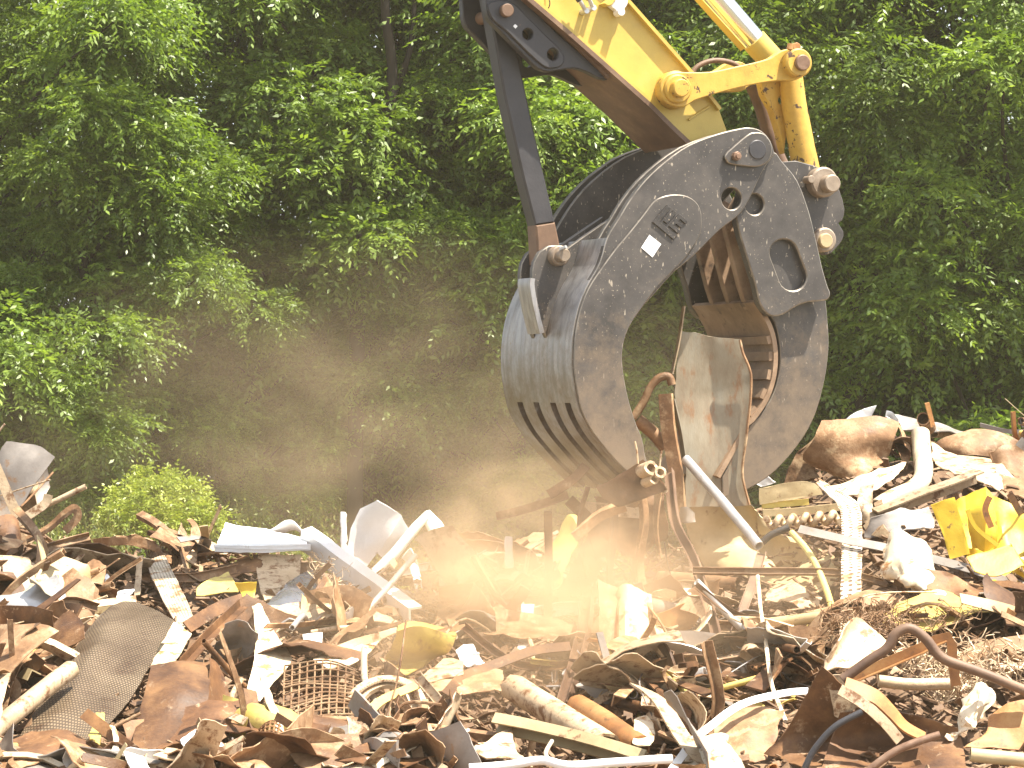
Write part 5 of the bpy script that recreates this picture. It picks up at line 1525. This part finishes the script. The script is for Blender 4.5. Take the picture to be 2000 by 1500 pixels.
KIND = {'wide_sheet': ('wide sheet', 16, 120, .5), 'bent_sheet': ('bent sheet', 22, 260, .34), 'torn_plate': ('torn plate', 9, 34, .3), 'curled_sheet': ('curled sheet', 10, 80, .3), 'scrap_pipe': ('pipe', 12, 110, .4),
        'steel_strip': ('flat strip', 18, 215, .4), 'angle_bar': ('angle bar', 12, 130, .4), 'channel_bar': ('channel bar', 10, 105, .4), 'wire_rod': ('thin rod', 12, 105, .4)}
TONES = [(RUSTD, 'dark rusty', 24), (RUST, 'rust brown', 36), (TAN, 'dusty tan', 27), (CREAM, 'cream', 2.5), (WHITE, 'white', .8), (OCHRE, 'ochre', 5), (GREYS, 'grey-brown', 8), (RUSTO, 'orange rusty', 1.5), (YELG, 'yellow-olive', 2), (GALV, 'silver grey', 3)]
used = {}
pieces = []
for kind, (word, nlib, count, _) in KIND.items():
    lib = []
    for i in range(nlib):
        m = lib_piece(kind, i)
        lib.append(m)
    made = {}
    for c in range(count):
        steep = FR.random() < .04
        rz = FR.uniform(0, 2 * math.pi)
        for _try in range(60):
            px = FR.uniform(-60, 2060)
            top = float(np.interp(px, CX, CZ))
            py = FR.uniform(top - 4, 1530)
            if FR.random() < .12:
                py = top + FR.uniform(-8, 16)
            y = surfY(px, py)
            if 560 < px < 960 and py < 1110 or 190 < px < 450 and py < 1082 and FR.random() < .85:
                continue
            if _try > 50:
                break
            if blocked(px, py):
                continue
            ex = math.cos(rz) * .4 * F / (y + D)
            ey = -math.sin(rz) * .4 * F / (y + D) * .25
            if blocked(px + ex, py + ey, STRONG, (0, -20)) or blocked(px - ex, py - ey, STRONG, (0, -20)):
                rz = FR.uniform(0, 2 * math.pi)
                continue
            break
        mat, tone, _w = FR.choices(TONES, [t[2] for t in TONES])[0]
        i = FR.randrange(nlib)
        if (i, mat.name) in made:
            o = made[(i, mat.name)].copy()
            COL.objects.link(o)
        else:
            o = lib[i].build(kind, mat, origin=(0, 0, 0))
            made[(i, mat.name)] = o
        p = V(px, py, y)
        o.location = (p.x, y, heap(p.x, y) + FR.uniform(.02, .10))
        if kind == 'wide_sheet':
            rx = FR.gauss(R(8), R(13)); ry = FR.gauss(0, R(9)); rz = FR.choice((0, math.pi)) + FR.gauss(0, .5)
        elif kind in ('bent_sheet', 'torn_plate', 'curled_sheet'):
            rx = FR.gauss(R(22), R(38)); ry = FR.gauss(0, R(24))
        else:
            rx = FR.uniform(-3, 3); ry = FR.gauss(0, R(16))
        if steep and kind != 'wide_sheet':
            ry = FR.choice((-1, 1)) * FR.uniform(R(35), R(75))
        o.rotation_euler = (rx, ry, rz)
        s = FR.uniform(.42, .92) * (1.15 if kind == 'bent_sheet' else 1) * (.8 if py < float(np.interp(px, CX, CZ)) + 40 else 1)
        o.scale = (s, s, s)
        M_ = o.matrix_basis.copy()
        ok = kind == 'wide_sheet' and not blocked(px, py - 12, STRONG, (0,))
        if ok:
            o.location.z -= .05
        for _t in range(0 if ok else 60):
            bad = False
            for cx_ in (-.6, 0, .6):
                for cy_ in (-.5, .5):
                    bb = o.bound_box
                    lo_b, hi_b = Vector(bb[0]), Vector(bb[6])
                    q = (lo_b + hi_b) / 2
                    hx = (hi_b - lo_b) / 2
                    wq = o.matrix_basis @ Vector((q.x + hx.x * cx_, q.y + hx.y * cy_, q.z + hx.z * (cy_ if cx_ else 1)))
                    kx = F / (wq.y + D)
                    if blocked(1000 + wq.x * kx, 750 - wq.z * kx, STRONG, (0,)):
                        bad = True
                        break
                if bad:
                    break
            if not bad:
                ok = True
                break
            for _u in range(30):
                px = FR.uniform(-60, 2060); top = float(np.interp(px, CX, CZ)); py = FR.uniform(top - 2, 1530)
                if not blocked(px, py, STRONG, (0,)) and not (560 < px < 960 and py < 1110) and not (190 < px < 450 and py < 1082):
                    break
            y = surfY(px, py)
            p = V(px, py, y)
            rz = FR.uniform(0, 2 * math.pi)
            if _t > 25:
                s = max(.3, s * .93)
                o.scale = (s, s, s)
            o.location = (p.x, y, heap(p.x, y) + FR.uniform(.01, .08))
            o.rotation_euler = (o.rotation_euler[0], o.rotation_euler[1], rz)
        if not ok:
            if o in made.values():
                o.location.z -= .0
                o.scale = (.3, .3, .3)
                s = .3
            else:
                bpy.data.objects.remove(o)
                continue
        pieces.append((o, px, py, tone, word, steep, rz, s))

info = []
for (o, px, py, tone, word, steep, rz, s) in pieces:
    near = sorted(LM, key=lambda l: (l[0] - px) ** 2 + ((l[1] - py) * 1.3) ** 2)
    dims = max(o.dimensions) if max(o.dimensions) > 0 else .5
    a = abs(math.degrees(math.atan2(math.sin(rz), math.cos(rz))))
    way = 'standing steeply' if steep else ('lying crosswise' if a < 30 or a > 150 else ('pointing at the viewer' if 60 < a < 120 else 'lying aslant'))

    def rel(l):
        dx, dy = px - l[0], py - l[1]
        if abs(dx) > abs(dy):
            return ('right of ' if dx > 0 else 'left of ') + l[2]
        return ('in front of ' if dy > 0 else 'behind ') + l[2]
    size = 'short' if dims < .45 else ('long' if dims > .85 else '')
    r0, r1, r2 = rel(near[0]), rel(near[1]), rel(near[2])
    lv = [f'{tone} {word} {r0}', f'{size} {tone} {word} {way} {r0}', f'{tone} {word} {r0} and {r1}', f'{size} {tone} {word} {r0} and {r1}', f'{tone} {word} {way} {r0} and {r1}', f'{tone} {word} {r0} and {r2}']
    info.append([o, px, word, [' '.join(x.split()) for x in lv]])
from collections import Counter
cnt = [Counter(i[3][k] for i in info) for k in range(6)]
ORD = ['first', 'second', 'third', 'fourth', 'fifth', 'sixth', 'seventh', 'eighth', 'ninth', 'tenth', 'eleventh', 'twelfth', 'thirteenth', 'fourteenth', 'fifteenth']
base = {}
for i in sorted(info, key=lambda q: q[1]):
    base.setdefault(i[3][0], []).append(i)
for i in info:
    lab = None
    for k in range(6):
        if cnt[k][i[3][k]] == 1 and len(i[3][k].split()) <= 16:
            lab = i[3][k]
            break
    if lab is None:
        lab = i[3][0] + ', ' + ORD[min(14, base[i[3][0]].index(i))] + ' from left'
    tag(i[0], lab, i[2].split()[-1], 'loose scrap on the heap: ' + i[2] + 's')

# crumbs between the pieces
dv, df = [], []
for k in range(9000):
    px = FR.uniform(-80, 2080)
    py = FR.uniform(float(np.interp(px, CX, CZ)) - 2, 1540)
    y = surfY(px, py) + FR.uniform(-.02, .1)
    p = V(px, py, y)
    c = Vector((p.x, y, heap(p.x, y) + FR.uniform(-.05, .035)))
    l, w_ = FR.uniform(.012, .07), FR.uniform(.006, .035)
    d = Vector((FR.uniform(-1, 1), FR.uniform(-1, 1), FR.uniform(-.5, .6))).normalized()
    s = d.cross(Vector((FR.uniform(-1, 1), FR.uniform(-1, 1), 1.2))).normalized()
    u = d.cross(s) * FR.uniform(.002, .012)
    b0 = len(dv)
    dv += [c - d * l - s * w_, c + d * l - s * w_ * FR.uniform(.3, 1), c + d * l * FR.uniform(.5, 1) + s * w_, c - d * l + s * w_ * FR.uniform(.3, 1)]
    dv += [q + u for q in dv[b0:b0 + 4]]
    df += [(b0 + 3, b0 + 2, b0 + 1, b0), (b0 + 4, b0 + 5, b0 + 6, b0 + 7)] + [(b0 + j, b0 + (j + 1) % 4, b0 + 4 + (j + 1) % 4, b0 + 4 + j) for j in range(4)]
tag(MB().add(dv, df).build('scrap_debris', DEBRIS, flat=True), 'small rusty metal crumbs and shreds between the larger scrap', 'debris', kind='stuff')

# ------------------------------------------------------------------ shrub, weeds
rng = np.random.default_rng(5)
sh = empty('shrub', V(320, 1180, 4.0))
tag(sh, 'rounded light green shrub behind the left heap', 'shrub')
vv, tt = [], []
cs_ = []
for k in range(70):
    d = unit(rng.normal(0, 1, (1, 3)))[0]
    d[2] = abs(d[2]) * 1.0 - .25
    c = np.array([0, 0, .62]) + d * np.array([.43, .43, .40]) * (.5 + .62 * rng.random())
    n = 26
    dd = unit(rng.normal(0, .8, (n, 3)) + d * .8 + np.array([0, 0, .5]))
    v, t = fronds(c + dd * .05 * rng.random((n, 1)), dd, .11 * (.7 + .6 * rng.random(n)), 7, .034, .0085, droop=.15, rng=rng)
    vv.append(v); tt.append(np.clip(t * .7 + .3 * rng.random(), 0, 1)); cs_.append(c)
fo = leaf_object('foliage', np.concatenate(vv), np.concatenate(tt), LEAFB)
fo.parent = sh
m = MB()
for c in cs_[::3]:
    sweep(m, cat_loop([Vector((0, 0, -.3)), Vector(c) * .5, Vector(c)], 4, False), prof('rod', .008))
m.build('stem', BARK, sh, origin=(0, 0, 0))


def weeds(name, label, spots, n, hmin, hmax, sd):
    rnd = np.random.default_rng(sd)
    vs, to = [], []
    for (x0, x1, yb, Y) in spots:
        for k in range(n):
            b = np.array(V(rnd.uniform(x0, x1), yb, Y + rnd.uniform(-.3, .5)))
            h = rnd.uniform(hmin, hmax)
            d = np.array([rnd.normal(0, .2), rnd.normal(0, .2), 1.0]); d /= np.linalg.norm(d)
            for s in range(8):
                t = s / 8
                p = b + d * h * t
                ld_ = np.array([rnd.normal(0, 1), rnd.normal(0, 1), .7 + rnd.random()]); ld_ /= np.linalg.norm(ld_)
                wv = np.cross(ld_, [rnd.normal(), rnd.normal(), rnd.normal()]); wv /= np.linalg.norm(wv)
                ll = .05 * (1.2 - t * .6)
                vs.append(np.stack([p, p + ld_ * ll * .5 + wv * .006, p + ld_ * ll, p + ld_ * ll * .5 - wv * .006])); to.append(rnd.random())
            sw = np.cross(d, [1, .3, 0]); sw /= np.linalg.norm(sw)
            vs.append(np.stack([b - sw * .003, b + sw * .003, b + d * h + sw * .001, b + d * h - sw * .001])); to.append(.9)
    o = leaf_object(name, np.concatenate(vs), np.array(to), GRASSM)
    return tag(o, label, 'weeds', kind='stuff')


weeds('weeds', 'tall seeding weeds and grass growing behind the crest of the heap', [(420, 660, 1120, 3.2), (740, 980, 1170, 3.2), (100, 260, 1120, 3.0)], 90, .25, .62, 9)
weeds('grass', 'bright low grass behind the bent white duct', [(740, 900, 1180, 3.0), (420, 640, 1110, 2.9), (0, 220, 1090, 3.0)], 160, .10, .3, 10)

# ------------------------------------------------------------------ dust in the air
def dust(label, c, rad, dens, scale, col, cut=(.35, .75), power=1.4, seed=0):
    me = bpy.data.meshes.new('dust_cloud')
    import bmesh
    bm = bmesh.new()
    bmesh.ops.create_icosphere(bm, subdivisions=3, radius=1)
    bm.to_mesh(me); bm.free()
    o = bpy.data.objects.new('dust_cloud', me)
    COL.objects.link(o)
    o.location = c
    o.scale = rad
    m = bpy.data.materials.new('dust')
    nt, N, L = nodes_of(m)
    out = N.new('ShaderNodeOutputMaterial')
    pv = N.new('ShaderNodeVolumePrincipled')
    pv.inputs['Color'].default_value = (*col, 1)
    pv.inputs['Anisotropy'].default_value = .25
    tc = N.new('ShaderNodeTexCoord')
    ln = N.new('ShaderNodeVectorMath'); ln.operation = 'LENGTH'; L.new(tc.outputs['Object'], ln.inputs[0])
    fo = N.new('ShaderNodeMapRange'); fo.inputs[1].default_value = 1; fo.inputs[2].default_value = 0; L.new(ln.outputs['Value'], fo.inputs[0])
    pw = N.new('ShaderNodeMath'); pw.operation = 'POWER'; pw.inputs[1].default_value = power; L.new(fo.outputs[0], pw.inputs[0])
    g = N.new('ShaderNodeNewGeometry')
    mp = N.new('ShaderNodeMapping'); mp.inputs['Location'].default_value = (seed, seed * 2, 0); mp.inputs['Scale'].default_value = (scale * .7, scale, scale * 1.2)
    L.new(g.outputs['Position'], mp.inputs[0])
    n = N.new('ShaderNodeTexNoise'); n.inputs['Scale'].default_value = 1; n.inputs['Detail'].default_value = 4; n.inputs['Distortion'].default_value = .6
    L.new(mp.outputs[0], n.inputs['Vector'])
    nr = N.new('ShaderNodeMapRange'); nr.inputs[1].default_value = cut[0]; nr.inputs[2].default_value = cut[1]; L.new(n.outputs[0], nr.inputs[0])
    a = N.new('ShaderNodeMath'); a.operation = 'MULTIPLY'; L.new(pw.outputs[0], a.inputs[0]); L.new(nr.outputs[0], a.inputs[1])
    b = N.new('ShaderNodeMath'); b.operation = 'MULTIPLY'; b.inputs[1].default_value = dens; L.new(a.outputs[0], b.inputs[0])
    L.new(b.outputs[0], pv.inputs['Density'])
    L.new(pv.outputs[0], out.inputs['Volume'])
    me.materials.append(m)
    return tag(o, label, 'dust', kind='stuff')


DC = (.88, .68, .47)
dust('dense tan dust billowing under the grapple tines', V(1060, 1060, -.3), (1.35, 1.2, .8), 2.3, 2.4, (.93, .71, .47), (.43, .67))
dust('thin brown dust drifting left in front of the trees', V(760, 900, 4.5), (3.6, 2.6, 1.9), .22, 1.2, (.93, .72, .50), (.42, .64), 1.0, 4)
dust('light dust hanging over the middle of the heap', V(1080, 1200, -1.5), (2.0, 1.6, .85), 1.35, 1.9, (.93, .71, .47), (.42, .68), 1.1, 8)


hz = MB()  # haze box added to veil the scene and lift its darks
x0, x1, y0, y1, z0, z1 = -29, 29, -27, 39, -3.8, 11.5
hz.add([(x0, y0, z0), (x1, y0, z0), (x1, y1, z0), (x0, y1, z0), (x0, y0, z1), (x1, y0, z1), (x1, y1, z1), (x0, y1, z1)],
       [(3, 2, 1, 0), (4, 5, 6, 7), (0, 1, 5, 4), (1, 2, 6, 5), (2, 3, 7, 6), (3, 0, 4, 7)])
mh = bpy.data.materials.new('haze')
nt, N, L = nodes_of(mh)
out = N.new('ShaderNodeOutputMaterial')
pv = N.new('ShaderNodeVolumePrincipled')
pv.inputs['Color'].default_value = (.95, .86, .68, 1)
pv.inputs['Density'].default_value = .0008
L.new(pv.outputs[0], out.inputs['Volume'])
tag(hz.build('haze', mh, flat=True), 'thin dusty haze added over the scrap yard to lift the darks', 'haze', kind='stuff')
# ------------------------------------------------------------------ light, sky, camera
SUN = Vector((.38, -.15, .915)).normalized()
w = bpy.data.worlds.new('World')
SC.world = w
w.use_nodes = True
nt = w.node_tree
for n in list(nt.nodes):
    nt.nodes.remove(n)
wo = nt.nodes.new('ShaderNodeOutputWorld')
bg = nt.nodes.new('ShaderNodeBackground')
sk = nt.nodes.new('ShaderNodeTexSky')
sk.sky_type = 'NISHITA'
sk.sun_disc = False
sk.sun_elevation = math.asin(SUN.z)
sk.sun_rotation = math.atan2(SUN.x, SUN.y)
sk.air_density = 1.0
sk.dust_density = 1.5
bg.inputs[1].default_value = .11
hs_w = nt.nodes.new('ShaderNodeHueSaturation')
hs_w.inputs['Saturation'].default_value = .36
nt.links.new(sk.outputs[0], hs_w.inputs['Color'])
nt.links.new(hs_w.outputs[0], bg.inputs[0])
nt.links.new(bg.outputs[0], wo.inputs[0])
ld = bpy.data.lights.new('sun', 'SUN')
ld.energy = 4.8
ld.angle = R(.53)
ld.color = (1, .92, .79)
lo_ = bpy.data.objects.new('sun', ld)
COL.objects.link(lo_)
lo_.rotation_euler = SUN.to_track_quat('Z', 'Y').to_euler()
lo_.location = (0, 0, 20)
cd = bpy.data.cameras.new('camera')
cam = bpy.data.objects.new('camera', cd)
COL.objects.link(cam)
cam.location = (0, -D, 0)
cam.rotation_euler = (R(90), 0, 0)
cd.sensor_fit = 'HORIZONTAL'
cd.sensor_width = 36
cd.lens = 36 * F / 2000
cd.clip_start = .1
cd.clip_end = 500
SC.camera = cam
SC.view_settings.view_transform = 'Standard'
SC.view_settings.look = 'None'
SC.view_settings.exposure = 1.66
SC.view_settings.gamma = 1
SC.render.filter_size = 1.9
cy = SC.cycles
cy.use_denoising = True
cy.denoiser = 'OPENIMAGEDENOISE'
cy.denoising_prefilter = 'ACCURATE'
cy.max_bounces = 8
cy.volume_bounces = 2
cy.transparent_max_bounces = 12
cy.sample_clamp_indirect = 6
cy.use_adaptive_sampling = True
cy.adaptive_threshold = .015
for o in bpy.data.objects:
    if '_o' in o:
        del o['_o']
